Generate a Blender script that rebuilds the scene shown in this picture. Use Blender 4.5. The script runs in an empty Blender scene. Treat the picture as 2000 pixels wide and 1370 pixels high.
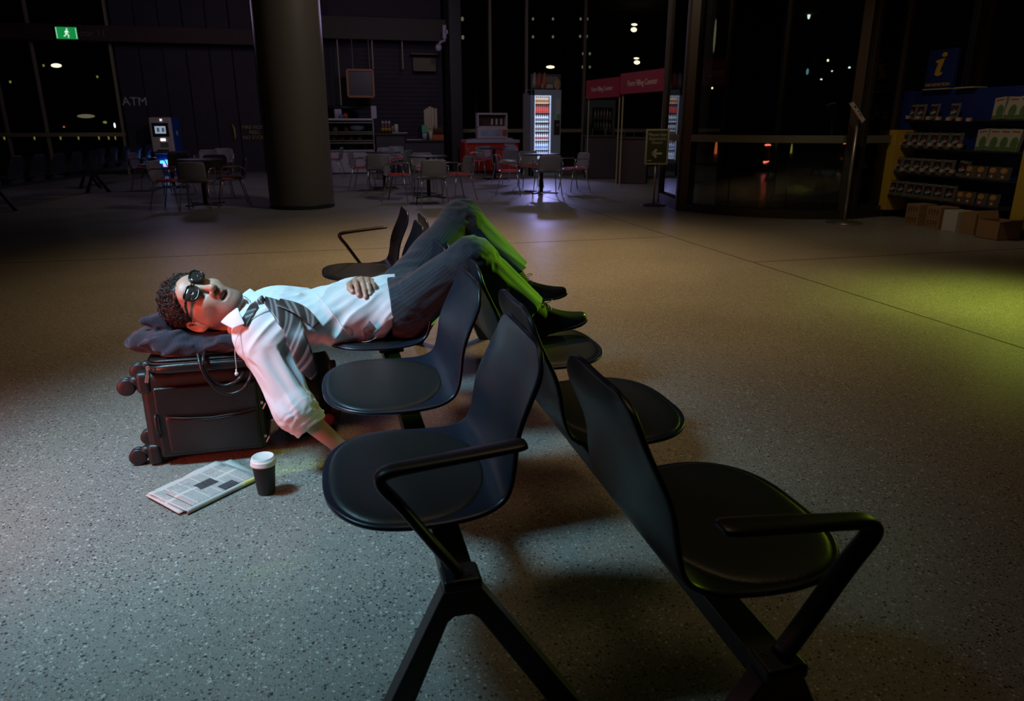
import bpy, bmesh, math, random
import numpy as np
from mathutils import Vector, Matrix
random.seed(7); np.random.seed(7)
scene = bpy.context.scene
col = scene.collection
PI = math.pi

# ------------------------------------------------------------------ camera
F = 1400.0; CAMH = 1.25; HORY = 245.0; VX = 628.0
pitch = math.atan((685-HORY)/F)
yaw = math.atan((1000-VX)*math.cos(pitch)/F)
_fh = Vector((math.sin(yaw), math.cos(yaw), 0)); _r = Vector((math.cos(yaw), -math.sin(yaw), 0))
_fw = _fh*math.cos(pitch) + Vector((0, 0, -math.sin(pitch))); _up = _r.cross(_fw)
CP = Vector((0, 0, CAMH))
cd = bpy.data.cameras.new('camera'); cam = bpy.data.objects.new('camera', cd); col.objects.link(cam)
cd.sensor_width = 36; cd.lens = F/2000*36; cd.clip_end = 200; cd.clip_start = .05
M3 = Matrix((_r, _up, -_fw)).transposed()
cam.matrix_world = Matrix.Translation(CP) @ M3.to_4x4()
cd.dof.use_dof = True; cd.dof.focus_distance = 3.0; cd.dof.aperture_fstop = 5.6
scene.camera = cam
vs = scene.view_settings
vs.view_transform = 'Standard'; vs.look = 'None'; vs.exposure = 0.0; vs.gamma = 1.0; vs.use_curve_mapping = False

# ------------------------------------------------------------------ world and lamps
w = bpy.data.worlds.new('world'); scene.world = w; w.use_nodes = True
w.node_tree.nodes['Background'].inputs[0].default_value = (.50, .42, .60, 1)
w.node_tree.nodes['Background'].inputs[1].default_value = .0035

def lamp(name, kind, loc, target, energy, color, size=.5, size_y=None, spot=None, blend=.6):
    l = bpy.data.lights.new(name, kind); o = bpy.data.objects.new(name, l); col.objects.link(o)
    l.energy = energy; l.color = color; o.location = loc
    if kind == 'AREA':
        l.size = size
        if size_y: l.shape = 'RECTANGLE'; l.size_y = size_y
    else:
        l.shadow_soft_size = size
    if kind == 'SPOT': l.spot_size = math.radians(spot); l.spot_blend = blend
    if target is not None:
        o.rotation_euler = (Vector(target)-Vector(loc)).to_track_quat('-Z', 'Y').to_euler()
    return o
lamp('key_spot', 'SPOT', (-1.60, 2.35, 2.7), (-.46, 2.62, .25), 430, (.42, .79, 1.0), .30, spot=68, blend=1.0)
lamp('ceiling_spot', 'SPOT', (1.6, 7.0, 5.8), (1.5, 6.6, 0), 1300, (1.0, .68, .33), .8, spot=88, blend=1.0)
lamp('warm_fill', 'AREA', (1.2, 2.6, 5.6), (1.2, 2.6, 0), 16, (1.0, .70, .36), 2.0)  # added warm fill that lifts the foreground shadows
lamp('green_shin_lamp', 'SPOT', (3.6, 3.4, 2.3), (.70, 2.60, .68), 1300, (.40, .90, .03), .06, spot=10.5, blend=.9)
lamp('green_calf_lamp', 'SPOT', (3.6, 3.4, 2.3), (.70, 3.12, .70), 1000, (.40, .90, .03), .06, spot=9, blend=.9)
lamp('green_floor_lamp', 'SPOT', (4.95, 3.95, 1.4), (4.75, 3.95, 0), 115, (.68, .88, .10), .3, spot=115, blend=1.0)
lamp('green_rim_lamp', 'SPOT', (3.9, 3.2, 1.05), (.8, 1.9, .50), 26, (.62, .90, .05), .10, spot=38, blend=1.0)
lamp('green_low_lamp', 'SPOT', (2.7, 2.05, .16), (-.15, 2.50, .20), 24, (.72, .90, .05), .06, spot=13, blend=.7)
lamp('red_side_lamp', 'AREA', (-2.0, 1.7, .50), (-.45, 2.85, .5), 5.5, (1.0, .14, .09), .5).data.spread = math.radians(75)
lamp('red_floor_lamp', 'SPOT', (-2.35, 3.1, 1.0), (-2.0, 2.8, 0), 26, (1.0, .30, .34), .2, spot=130, blend=1.0)
lamp('hall_fill', 'SPOT', (2.8, 8.5, 5.6), (1.2, 15.5, .2), 260, (1.0, .88, .80), .3, spot=100, blend=1.0)  # added fill for the chairs, column and café fronts
lamp('door_fill', 'SPOT', (3.0, 8.0, 4.9), (6.6, 12.4, 2.2), 170, (1.0, .80, .55), .2, spot=56, blend=1.0)  # added to brighten the banners and the door frame
lamp('rack_fill', 'SPOT', (4.6, 5.8, 4.6), (7.3, 7.5, .8), 100, (1.0, .80, .55), .2, spot=60, blend=1.0)  # added to brighten the information rack
lamp('cafe_fill', 'POINT', (2.2, 17.2, 3.6), None, 50, (.70, .56, 1.0), .4)  # added violet fill for the dim café end
lamp('cafe_fill_left', 'POINT', (-3.0, 17.0, 3.6), None, 28, (.70, .56, 1.0), .4)  # second added violet fill, towards the cash machine

# ------------------------------------------------------------------ helpers
def ray(x, y): return _fw + _r*((x-1000)/F) + _up*((685-y)/F)
def at(x, y, z=0.0):
    d = ray(x, y); return CP + d*((z-CAMH)/d.z)
def atY(x, y, Y):
    d = ray(x, y); return CP + d*(Y/d.y)

def tag(o, label=None, cat=None, group=None, kind=None):
    if label: o['label'] = label
    if cat: o['category'] = cat
    if group: o['group'] = group
    if kind: o['kind'] = kind
    return o
def thing(name, label, cat, loc=(0, 0, 0), rz=0.0, group=None):
    o = bpy.data.objects.new(name, None); col.objects.link(o)
    o.empty_display_size = .1
    o.location = loc; o.rotation_euler = (0, 0, rz)
    return tag(o, label, cat, group)
KIDS = {}
def copy_tree(o, parent=None):
    c = o.copy(); col.objects.link(c)
    if parent is not None:
        c.parent = parent; KIDS.setdefault(parent.name, []).append(c)
    for ch in list(KIDS.get(o.name, [])): copy_tree(ch, c)
    return c

class MB:
    def __init__(s): s.v = []; s.f = []; s.m = []; s.cur = 0
    def add(s, vs_, fs):
        b = len(s.v); s.v += [tuple(p) for p in vs_]; s.f += [tuple(b+i for i in f) for f in fs]; s.m += [s.cur]*len(fs); return s
    def mi(s, i): s.cur = i; return s
    def box(s, c, d, M=None):
        x, y, z = d[0]/2, d[1]/2, d[2]/2
        p = [Vector(q) for q in ((-x,-y,-z),(x,-y,-z),(x,y,-z),(-x,y,-z),(-x,-y,z),(x,-y,z),(x,y,z),(-x,y,z))]
        if M is not None: p = [M @ q for q in p]
        c = Vector(c)
        return s.add([q+c for q in p], [(0,3,2,1),(4,5,6,7),(0,1,5,4),(1,2,6,5),(2,3,7,6),(3,0,4,7)])
    def bar(s, a, b, wx, wy, up=(0, 1, 0)):          # rectangular bar from a to b; wy is measured along up
        a, b = Vector(a), Vector(b); d = (b-a).normalized(); u = Vector(up); u = (u-d*u.dot(d)).normalized(); l = d.cross(u)
        p = []
        for q in (a, b):
            for i, j in ((-1,-1),(1,-1),(1,1),(-1,1)): p.append(q+l*(i*wx/2)+u*(j*wy/2))
        return s.add(p, [(3,2,1,0),(4,5,6,7),(0,1,5,4),(1,2,6,5),(2,3,7,6),(3,0,4,7)])
    def tube(s, pts, r, n=8, caps=True):
        pts = [Vector(p) for p in pts]; m = len(pts); rs = r if isinstance(r, (list, tuple)) else [r]*m
        vs_ = []; t0 = (pts[1]-pts[0]).normalized(); u = t0.orthogonal().normalized()
        for i, p in enumerate(pts):
            t = (pts[min(i+1, m-1)]-pts[max(i-1, 0)])
            t = t.normalized() if t.length > 1e-9 else t0
            u = (u-t*u.dot(t)); u = u.normalized() if u.length > 1e-6 else t.orthogonal().normalized()
            l = t.cross(u)
            for k in range(n):
                a = 2*PI*k/n; vs_.append(p+u*(rs[i]*math.cos(a))+l*(rs[i]*math.sin(a)))
        fs = [(i*n+k, i*n+(k+1) % n, (i+1)*n+(k+1) % n, (i+1)*n+k) for i in range(m-1) for k in range(n)]
        if caps: fs += [tuple(range(n-1, -1, -1)), tuple((m-1)*n+k for k in range(n))]
        return s.add(vs_, fs)
    def lathe(s, prof, n=24, c=(0, 0, 0), M=None):
        vs_ = []; c = Vector(c)
        for r, z in prof:
            for k in range(n):
                a = 2*PI*k/n; q = Vector((r*math.cos(a), r*math.sin(a), z))
                if M is not None: q = M @ q
                vs_.append(q+c)
        m = len(prof)
        fs = [(i*n+k, i*n+(k+1) % n, (i+1)*n+(k+1) % n, (i+1)*n+k) for i in range(m-1) for k in range(n)]
        fs += [tuple(range(n-1, -1, -1)), tuple((m-1)*n+k for k in range(n))]
        return s.add(vs_, fs)
    def ell(s, c, r, n=12, m=8, M=None):
        pr = []
        vs_ = []; c = Vector(c)
        for i in range(m+1):
            t = PI*i/m; t = min(max(t, .02), PI-.02)
            for k in range(n):
                a = 2*PI*k/n; q = Vector((r[0]*math.sin(t)*math.cos(a), r[1]*math.sin(t)*math.sin(a), -r[2]*math.cos(t)))
                if M is not None: q = M @ q
                vs_.append(q+c)
        fs = [(i*n+k, i*n+(k+1) % n, (i+1)*n+(k+1) % n, (i+1)*n+k) for i in range(m) for k in range(n)]
        fs += [tuple(range(n-1, -1, -1)), tuple(m*n+k for k in range(n))]
        return s.add(vs_, fs)
    def prism(s, poly, o, ux, uy, un, th):           # polygon in (ux,uy) plane at o, extruded along un
        o, ux, uy, un = Vector(o), Vector(ux), Vector(uy), Vector(un); n = len(poly)
        p = [o+ux*a+uy*b for a, b in poly]; q = [v+un*th for v in p]
        return s.add(p+q, [tuple(range(n-1, -1, -1)), tuple(range(n, 2*n))]+[(i, (i+1) % n, n+(i+1) % n, n+i) for i in range(n)])
    def grid(s, rows):                               # rows of equal length
        n = len(rows[0]); vs_ = [p for r in rows for p in r]
        return s.add(vs_, [(i*n+j, i*n+j+1, (i+1)*n+j+1, (i+1)*n+j) for i in range(len(rows)-1) for j in range(n-1)])
    def build(s, name, mat, parent=None, smooth=False, bevel=0, solid=0, sub=0, label=None, seg=2, offset=0, auto=None):
        me = bpy.data.meshes.new(name); me.from_pydata([tuple(p) for p in s.v], [], s.f); me.update()
        bm = bmesh.new(); bm.from_mesh(me); bmesh.ops.recalc_face_normals(bm, faces=bm.faces); bm.to_mesh(me); bm.free()
        mats = mat if isinstance(mat, (list, tuple)) else [mat]
        for m_ in mats: me.materials.append(m_)
        if len(mats) > 1: me.polygons.foreach_set('material_index', s.m)
        if smooth or sub: me.polygons.foreach_set('use_smooth', [True]*len(me.polygons))
        o = bpy.data.objects.new(name, me); col.objects.link(o)
        if parent is not None: o.parent = parent; KIDS.setdefault(parent.name, []).append(o)
        if solid:
            md = o.modifiers.new('solid', 'SOLIDIFY'); md.thickness = solid; md.offset = offset
        if bevel:
            md = o.modifiers.new('bevel', 'BEVEL'); md.width = bevel; md.segments = seg; md.limit_method = 'ANGLE'; md.angle_limit = math.radians(40)
            me.polygons.foreach_set('use_smooth', [True]*len(me.polygons)); md.harden_normals = True
        if sub:
            md = o.modifiers.new('sub', 'SUBSURF'); md.levels = sub; md.render_levels = sub
        if label: o['label'] = label
        return o

def textobj(name, body, size, M, mat, parent=None, depth=.004, align='CENTER', sx=1.0, label=None, shear=0):
    c = bpy.data.curves.new(name, 'FONT'); c.body = body; c.size = size; c.align_x = align; c.align_y = 'CENTER'; c.extrude = depth/2; c.shear = shear
    c.resolution_u = 3
    t = bpy.data.objects.new(name+'_tmp', c); col.objects.link(t)
    dg = bpy.context.evaluated_depsgraph_get(); me = bpy.data.meshes.new_from_object(t.evaluated_get(dg))
    bpy.data.objects.remove(t); bpy.data.curves.remove(c)
    me.transform(M @ Matrix.Diagonal((sx, 1, 1, 1))); me.name = name; me.materials.clear(); me.materials.append(mat)
    o = bpy.data.objects.new(name, me); col.objects.link(o)
    if parent is not None: o.parent = parent; KIDS.setdefault(parent.name, []).append(o)
    if label: o['label'] = label
    return o
def frameM(o, ux, uy):                               # text frame: x axis, y axis, normal
    ux = Vector(ux).normalized(); uy = Vector(uy).normalized(); n = ux.cross(uy)
    return Matrix.Translation(Vector(o)) @ Matrix((ux, uy, n)).transposed().to_4x4()

# ------------------------------------------------------------------ materials
def newmat(name):
    m = bpy.data.materials.new(name); m.use_nodes = True
    nt = m.node_tree; return m, nt, nt.nodes['Principled BSDF']
def N(nt, t, **kw):
    n = nt.nodes.new(t)
    for k, v in kw.items(): setattr(n, k, v)
    return n
def mat(name, c, rough=.5, metal=0, bump=0, bscale=60, var=0, emit=None, es=0, sss=0, spec=.5, coat=0):
    m, nt, b = newmat(name); L = nt.links.new
    b.inputs['Base Color'].default_value = (*c, 1); b.inputs['Roughness'].default_value = rough; b.inputs['Metallic'].default_value = metal
    b.inputs['Specular IOR Level'].default_value = spec
    if coat: b.inputs['Coat Weight'].default_value = coat; b.inputs['Coat Roughness'].default_value = .15
    tc = N(nt, 'ShaderNodeTexCoord'); nz = N(nt, 'ShaderNodeTexNoise'); nz.inputs['Scale'].default_value = bscale; nz.inputs['Detail'].default_value = 5
    L(tc.outputs['Object'], nz.inputs['Vector'])
    if var:
        mx = N(nt, 'ShaderNodeMix', data_type='RGBA'); mx.inputs[6].default_value = (*[max(0, q*(1-var)) for q in c], 1); mx.inputs[7].default_value = (*[min(1, q*(1+var)) for q in c], 1)
        L(nz.outputs['Fac'], mx.inputs[0]); L(mx.outputs[2], b.inputs['Base Color'])
    if bump:
        bp = N(nt, 'ShaderNodeBump'); bp.inputs['Strength'].default_value = bump; bp.inputs['Distance'].default_value = .002
        L(nz.outputs['Fac'], bp.inputs['Height']); L(bp.outputs['Normal'], b.inputs['Normal'])
    if sss:
        b.inputs['Subsurface Weight'].default_value = sss; b.inputs['Subsurface Radius'].default_value = (.012, .005, .003); b.inputs['Subsurface Scale'].default_value = 1
    if emit:
        b.inputs['Emission Color'].default_value = (*emit, 1); b.inputs['Emission Strength'].default_value = es
    return m
def glassmat(name, tint=(.8, .85, .82), refl=.08, rough=.02):
    m, nt, b = newmat(name); L = nt.links.new
    nt.nodes.remove(b); out = nt.nodes['Material Output']
    tr = N(nt, 'ShaderNodeBsdfTransparent'); tr.inputs[0].default_value = (*tint, 1)
    gl = N(nt, 'ShaderNodeBsdfGlossy'); gl.inputs['Roughness'].default_value = rough
    fr = N(nt, 'ShaderNodeFresnel'); fr.inputs[0].default_value = 1.45
    mx = N(nt, 'ShaderNodeMixShader'); L(fr.outputs[0], mx.inputs[0]); L(tr.outputs[0], mx.inputs[1]); L(gl.outputs[0], mx.inputs[2]); L(mx.outputs[0], out.inputs[0])
    return m

def terrazzo():
    m, nt, b = newmat('terrazzo'); L = nt.links.new
    tc = N(nt, 'ShaderNodeTexCoord'); co = tc.outputs['Object']
    big = N(nt, 'ShaderNodeTexNoise'); big.inputs['Scale'].default_value = 1.3; big.inputs['Detail'].default_value = 6; L(co, big.inputs['Vector'])
    base = N(nt, 'ShaderNodeMix', data_type='RGBA'); base.inputs[6].default_value = (.205, .195, .172, 1); base.inputs[7].default_value = (.30, .285, .255, 1); L(big.outputs['Fac'], base.inputs[0])
    cur = base.outputs[2]
    wn = N(nt, 'ShaderNodeTexNoise'); wn.inputs['Scale'].default_value = 140; L(co, wn.inputs['Vector'])
    wv = N(nt, 'ShaderNodeVectorMath', operation='MULTIPLY_ADD'); L(wn.outputs['Color'], wv.inputs[0]); wv.inputs[1].default_value = (.006,)*3; L(co, wv.inputs[2])
    for sc, th, lo, dark, light in ((78, .38, .30, (.040, .039, .037), (.54, .52, .48)), (150, .44, .42, (.05, .047, .044), (.50, .485, .44)), (300, .42, .5, (.12, .11, .1), (.38, .365, .33))):
        vo = N(nt, 'ShaderNodeTexVoronoi', voronoi_dimensions='3D', feature='F1'); vo.inputs['Scale'].default_value = sc; L(wv.outputs[0], vo.inputs['Vector'])
        sx = N(nt, 'ShaderNodeSeparateColor'); L(vo.outputs['Color'], sx.inputs[0])
        # size threshold varies per chip
        ml = N(nt, 'ShaderNodeMath', operation='MULTIPLY'); L(sx.outputs[1], ml.inputs[0]); ml.inputs[1].default_value = th
        lt = N(nt, 'ShaderNodeMath', operation='LESS_THAN'); L(vo.outputs['Distance'], lt.inputs[0]); L(ml.outputs[0], lt.inputs[1])
        gt = N(nt, 'ShaderNodeMath', operation='GREATER_THAN'); L(sx.outputs[0], gt.inputs[0]); gt.inputs[1].default_value = .62
        cm = N(nt, 'ShaderNodeMix', data_type='RGBA'); L(gt.outputs[0], cm.inputs[0]); cm.inputs[6].default_value = (*dark, 1); cm.inputs[7].default_value = (*light, 1)
        red = N(nt, 'ShaderNodeMath', operation='GREATER_THAN'); L(sx.outputs[2], red.inputs[0]); red.inputs[1].default_value = .95
        cr = N(nt, 'ShaderNodeMix', data_type='RGBA'); L(red.outputs[0], cr.inputs[0]); L(cm.outputs[2], cr.inputs[6]); cr.inputs[7].default_value = (.30, .12, .08, 1)
        mx = N(nt, 'ShaderNodeMix', data_type='RGBA'); L(lt.outputs[0], mx.inputs[0]); L(cur, mx.inputs[6]); L(cr.outputs[2], mx.inputs[7]); cur = mx.outputs[2]
    L(cur, b.inputs['Base Color'])
    rr = N(nt, 'ShaderNodeMapRange'); L(big.outputs['Fac'], rr.inputs[0]); rr.inputs[3].default_value = .30; rr.inputs[4].default_value = .46; L(rr.outputs[0], b.inputs['Roughness'])
    b.inputs['Specular IOR Level'].default_value = .4
    return m

def attr_stripes(name, base, line, freq, width, rough=.8, attr='stripe', bump=.15):
    m, nt, b = newmat(name); L = nt.links.new
    a = N(nt, 'ShaderNodeAttribute', attribute_name=attr)
    ml = N(nt, 'ShaderNodeMath', operation='MULTIPLY'); L(a.outputs['Fac'], ml.inputs[0]); ml.inputs[1].default_value = freq
    fr = N(nt, 'ShaderNodeMath', operation='FRACT'); L(ml.outputs[0], fr.inputs[0])
    lt = N(nt, 'ShaderNodeMath', operation='LESS_THAN'); L(fr.outputs[0], lt.inputs[0]); lt.inputs[1].default_value = width
    mx = N(nt, 'ShaderNodeMix', data_type='RGBA'); L(lt.outputs[0], mx.inputs[0]); mx.inputs[6].default_value = (*base, 1); mx.inputs[7].default_value = (*line, 1)
    L(mx.outputs[2], b.inputs['Base Color']); b.inputs['Roughness'].default_value = rough; b.inputs['Specular IOR Level'].default_value = .25
    b.inputs['Sheen Weight'].default_value = .25; b.inputs['Sheen Roughness'].default_value = .5
    tc = N(nt, 'ShaderNodeTexCoord'); nz = N(nt, 'ShaderNodeTexNoise'); nz.inputs['Scale'].default_value = 500; L(tc.outputs['Object'], nz.inputs['Vector'])
    bp = N(nt, 'ShaderNodeBump'); bp.inputs['Strength'].default_value = bump; bp.inputs['Distance'].default_value = .002; L(nz.outputs['Fac'], bp.inputs['Height']); L(bp.outputs['Normal'], b.inputs['Normal'])
    return m

M = {}
M['floor'] = terrazzo()
M['joint'] = mat('joint', (.05, .05, .04), .8)
M['shell'] = mat('shell_plastic', (.010, .015, .029), .34, bump=.05, bscale=400)
M['pad'] = mat('black_leather', (.008, .011, .013), .42, bump=.25, bscale=220)
M['frame'] = mat('black_metal', (.014, .015, .016), .38)
M['wall'] = mat('dark_wall', (.035, .027, .04), .7, var=.25, bscale=3)
M['ceil'] = mat('dark_ceiling', (.02, .018, .016), .9)
M['darkmetal'] = mat('dark_metal', (.02, .018, .02), .45)
M['mull'] = mat('mullion', (.30, .26, .15), .5)
M['column'] = mat('column_paint', (.11, .095, .08), .42)
M['glass'] = glassmat('glass', (.90, .91, .89))
M['glassg'] = glassmat('glass_green', (.86, .89, .83))
M['white'] = mat('white_paint', (.75, .75, .73), .5)
M['grey'] = mat('grey_plastic', (.20, .20, .23), .45)
M['chrome'] = mat('chrome', (.45, .44, .42), .28, metal=.9)
M['red'] = mat('red_fabric', (.55, .02, .015), .8)
M['banner'] = mat('banner_red', (.26, .006, .008), .6)
M['blue'] = mat('blue_panel', (.007, .022, .17), .5)
M['yellow'] = mat('yellow_panel', (.50, .33, .03), .55)
M['cardboard'] = mat('cardboard', (.30, .18, .085), .85, var=.15, bscale=20)
M['steel'] = mat('brushed_steel', (.40, .36, .31), .35, metal=.8)
M['leather'] = mat('bag_leather', (.009, .008, .008), .36, bump=.35, bscale=260)
M['nylon'] = mat('case_fabric', (.009, .008, .008), .5, bump=.3, bscale=500)
M['rubber'] = mat('black_rubber', (.012, .012, .013), .45)
M['shoe'] = mat('shoe_leather', (.012, .012, .012), .25, bump=.15, bscale=60)
M['sock'] = mat('black_sock', (.006, .006, .007), .9, bump=.4, bscale=300)
M['shirt'] = mat('white_shirt', (.74, .76, .80), .85, bump=.12, bscale=400, spec=.2)
M['hair'] = mat('dark_hair', (.022, .014, .010), .42)
M['teeth'] = mat('teeth', (.75, .70, .60), .3)
M['lens'] = mat('dark_lens', (.030, .027, .024), .10, spec=.7, coat=.4)
M['specframe'] = mat('spectacle_frame', (.012, .011, .010), .2)
M['paper'] = mat('paper', (.60, .60, .57), .8)
M['cable'] = mat('white_cable', (.75, .75, .73), .4)

# ------------------------------------------------------------------ implicit surfaces (numpy) -> one continuous mesh
def smin(a, b, k):
    h = np.maximum(k-np.abs(a-b), 0)/k
    return np.minimum(a, b)-h*h*k*.25
def smax(a, b, k): return -smin(-a, -b, k)
def s_cap(P, a, b, r1, r2):
    a = np.array(a, float); b = np.array(b, float); ab = b-a
    t = np.clip(((P-a)@ab)/(ab@ab), 0, 1)
    return np.linalg.norm(P-a-t[:, None]*ab, axis=1)-(r1+(r2-r1)*t)
def s_ell(P, c, r):
    q = (P-np.array(c, float)); r = np.array(r, float)
    k0 = np.linalg.norm(q/r, axis=1); k1 = np.linalg.norm(q/(r*r), axis=1)
    return k0*(k0-1)/np.maximum(k1, 1e-6)
def s_chain(P, pts, rad, k=.01):
    d = None
    for i in range(len(pts)-1):
        c = s_cap(P, pts[i], pts[i+1], rad[i], rad[i+1]); d = c if d is None else smin(d, c, k)
    return d
def s_flat(P, a, b, r1, r2, axis, sc):               # capsule squashed by sc along a unit axis
    ax = np.array(axis, float); ax /= np.linalg.norm(ax); o = np.array(a, float)
    q = P-o; c = q@ax; q = q+np.outer(c*(1/sc-1), ax)
    bb = np.array(b, float)-o; bb = bb+ax*((bb@ax)*(1/sc-1))
    return s_cap(q, (0, 0, 0), bb, r1, r2)*min(1, sc)
def vnoise(P, seed=0):
    i = np.floor(P).astype(np.int64); f = P-i; f = f*f*(3-2*f); r = 0
    def h(a, b, c):
        n = (a*374761393+b*668265263+c*2147483647+seed*1274126177) & 0xffffffff
        n = ((n ^ (n >> 13))*1274126177) & 0xffffffff
        return ((n ^ (n >> 16)) & 0xffff)/65535.0
    for dx in (0, 1):
        wx = f[:, 0] if dx else 1-f[:, 0]
        for dy in (0, 1):
            wy = f[:, 1] if dy else 1-f[:, 1]
            for dz in (0, 1):
                wz = f[:, 2] if dz else 1-f[:, 2]
                r = r+wx*wy*wz*h(i[:, 0]+dx, i[:, 1]+dy, i[:, 2]+dz)
    return r
def folds(P, axis, fl, fw_, seed=0):                 # ridges stretched along axis; fl = length, fw_ = width
    ax = np.array(axis, float); ax /= np.linalg.norm(ax)
    c = P@ax; Q = (P-np.outer(c, ax))/fw_+np.outer(c/fl, ax)
    n = vnoise(Q+7.3, seed)*.65+vnoise(Q*2.1+3.1, seed+5)*.35
    return 1-np.abs(2*n-1)*2                           # ridged: sharp crests, soft valleys
def soft(P, axis, fl, fw_, seed=0):                  # rounded rolls of cloth
    ax = np.array(axis, float); ax /= np.linalg.norm(ax); c = P@ax
    Q = (P-np.outer(c, ax))/fw_+np.outer(c/fl, ax)
    return np.sin(2*PI*1.25*(vnoise(Q+5.7, seed)+.35*vnoise(Q*1.9+1.3, seed+3)))
def surfnet(f, lo, hi, h, B=8, slack=1.5):
    lo = np.array(lo, float); hi = np.array(hi, float)
    nb = np.ceil((hi-lo)/(h*B)).astype(int)
    g = np.stack(np.meshgrid(*[np.arange(n) for n in nb], indexing='ij'), -1).reshape(-1, 3)
    cen = lo+(g+.5)*(h*B)
    d = f(cen); act = g[np.abs(d) < h*B*.87*slack+.004]
    o = np.stack(np.meshgrid(*[np.arange(B+1)]*3, indexing='ij'), -1).reshape(-1, 3)
    vals = np.empty((len(act), (B+1)**3), np.float32)
    CH = 400
    for s in range(0, len(act), CH):
        a = act[s:s+CH]; P = (lo+((a[:, None, :]*B+o[None])*h)).reshape(-1, 3)
        vals[s:s+CH] = f(P).reshape(len(a), -1)
    V = vals.reshape(-1, B+1, B+1, B+1)
    cs = np.stack([V[:, x:x+B, y:y+B, z:z+B] for x in (0, 1) for y in (0, 1) for z in (0, 1)], -1)
    neg = cs < 0; mixed = neg.any(-1) & ~neg.all(-1)
    bi, ci, cj, ck = np.nonzero(mixed); cv = cs[bi, ci, cj, ck]
    base = act[bi]*B+np.stack([ci, cj, ck], 1)
    co = np.array([(x, y, z) for x in (0, 1) for y in (0, 1) for z in (0, 1)], float)
    acc = np.zeros((len(cv), 3)); cnt = np.zeros(len(cv))
    for a in range(8):
        for b in range(a+1, 8):
            if np.abs(co[a]-co[b]).sum() != 1: continue
            m = (cv[:, a] < 0) != (cv[:, b] < 0)
            t = np.where(m, cv[:, a]/np.where(m, cv[:, a]-cv[:, b], 1), 0)
            acc += np.where(m[:, None], co[a]+t[:, None]*(co[b]-co[a]), 0); cnt += m
    verts = lo+(base+acc/np.maximum(cnt, 1)[:, None])*h
    D = nb*B+2
    key = lambda c: (c[:, 0]*D[1]+c[:, 1])*D[2]+c[:, 2]
    ks = key(base); order = np.argsort(ks); ksort = ks[order]
    faces = []
    for ax in range(3):
        e1 = (ax+1) % 3; e2 = (ax+2) % 3; hiC = 4 >> ax
        m = (cv[:, 0] < 0) != (cv[:, hiC] < 0)
        idx = np.nonzero(m)[0]; c0 = base[idx]
        u = np.zeros(3, int); u[e1] = 1; v = np.zeros(3, int); v[e2] = 1
        q = []; ok = np.ones(len(idx), bool)
        for c in (c0, c0-u, c0-u-v, c0-v):
            kk = key(c); p = np.searchsorted(ksort, kk); p = np.minimum(p, len(ksort)-1)
            ok &= ksort[p] == kk; q.append(order[p])
        q = np.stack(q, 1)[ok]; flip = (cv[idx, 0] >= 0)[ok]
        q[flip] = q[flip][:, ::-1]; faces.append(q)
    return verts, np.concatenate(faces)
def mesh_np(name, verts, faces, mat_, parent=None, attrs=None, mi=None, off=None, label=None, smooth_it=0):
    me = bpy.data.meshes.new(name)
    if off is not None: verts = verts-np.array(off)
    me.vertices.add(len(verts)); me.vertices.foreach_set('co', verts.astype(np.float32).ravel())
    me.loops.add(len(faces)*4); me.loops.foreach_set('vertex_index', faces.astype(np.int32).ravel())
    me.polygons.add(len(faces)); me.polygons.foreach_set('loop_start', np.arange(0, len(faces)*4, 4, dtype=np.int32))
    try: me.polygons.foreach_set('loop_total', np.full(len(faces), 4, np.int32))
    except Exception: pass
    me.update(calc_edges=True); me.validate()
    me.polygons.foreach_set('use_smooth', [True]*len(me.polygons))
    for m_ in (mat_ if isinstance(mat_, (list, tuple)) else [mat_]): me.materials.append(m_)
    for k, v in (attrs or {}).items():
        a = me.attributes.new(k, 'FLOAT', 'POINT'); a.data.foreach_set('value', np.asarray(v, np.float32))
    o = bpy.data.objects.new(name, me); col.objects.link(o)
    if smooth_it:
        md = o.modifiers.new('smooth', 'SMOOTH'); md.iterations = smooth_it; md.factor = .5
    if parent is not None: o.parent = parent; KIDS.setdefault(parent.name, []).append(o)
    if label: o['label'] = label
    return o
nrm = lambda v: np.array(v, float)/np.linalg.norm(v)
def zone(f, P, lo, hi, m=.05):                       # evaluate f only near its own box
    d = np.full(len(P), 1.0)
    lo = np.array(lo)-m; hi = np.array(hi)+m
    k = ((P > lo) & (P < hi)).all(1)
    out = np.maximum(np.maximum(lo-P, P-hi).max(1), 0)+m
    d = out.copy()
    if k.any(): d[k] = f(P[k])
    return d

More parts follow.
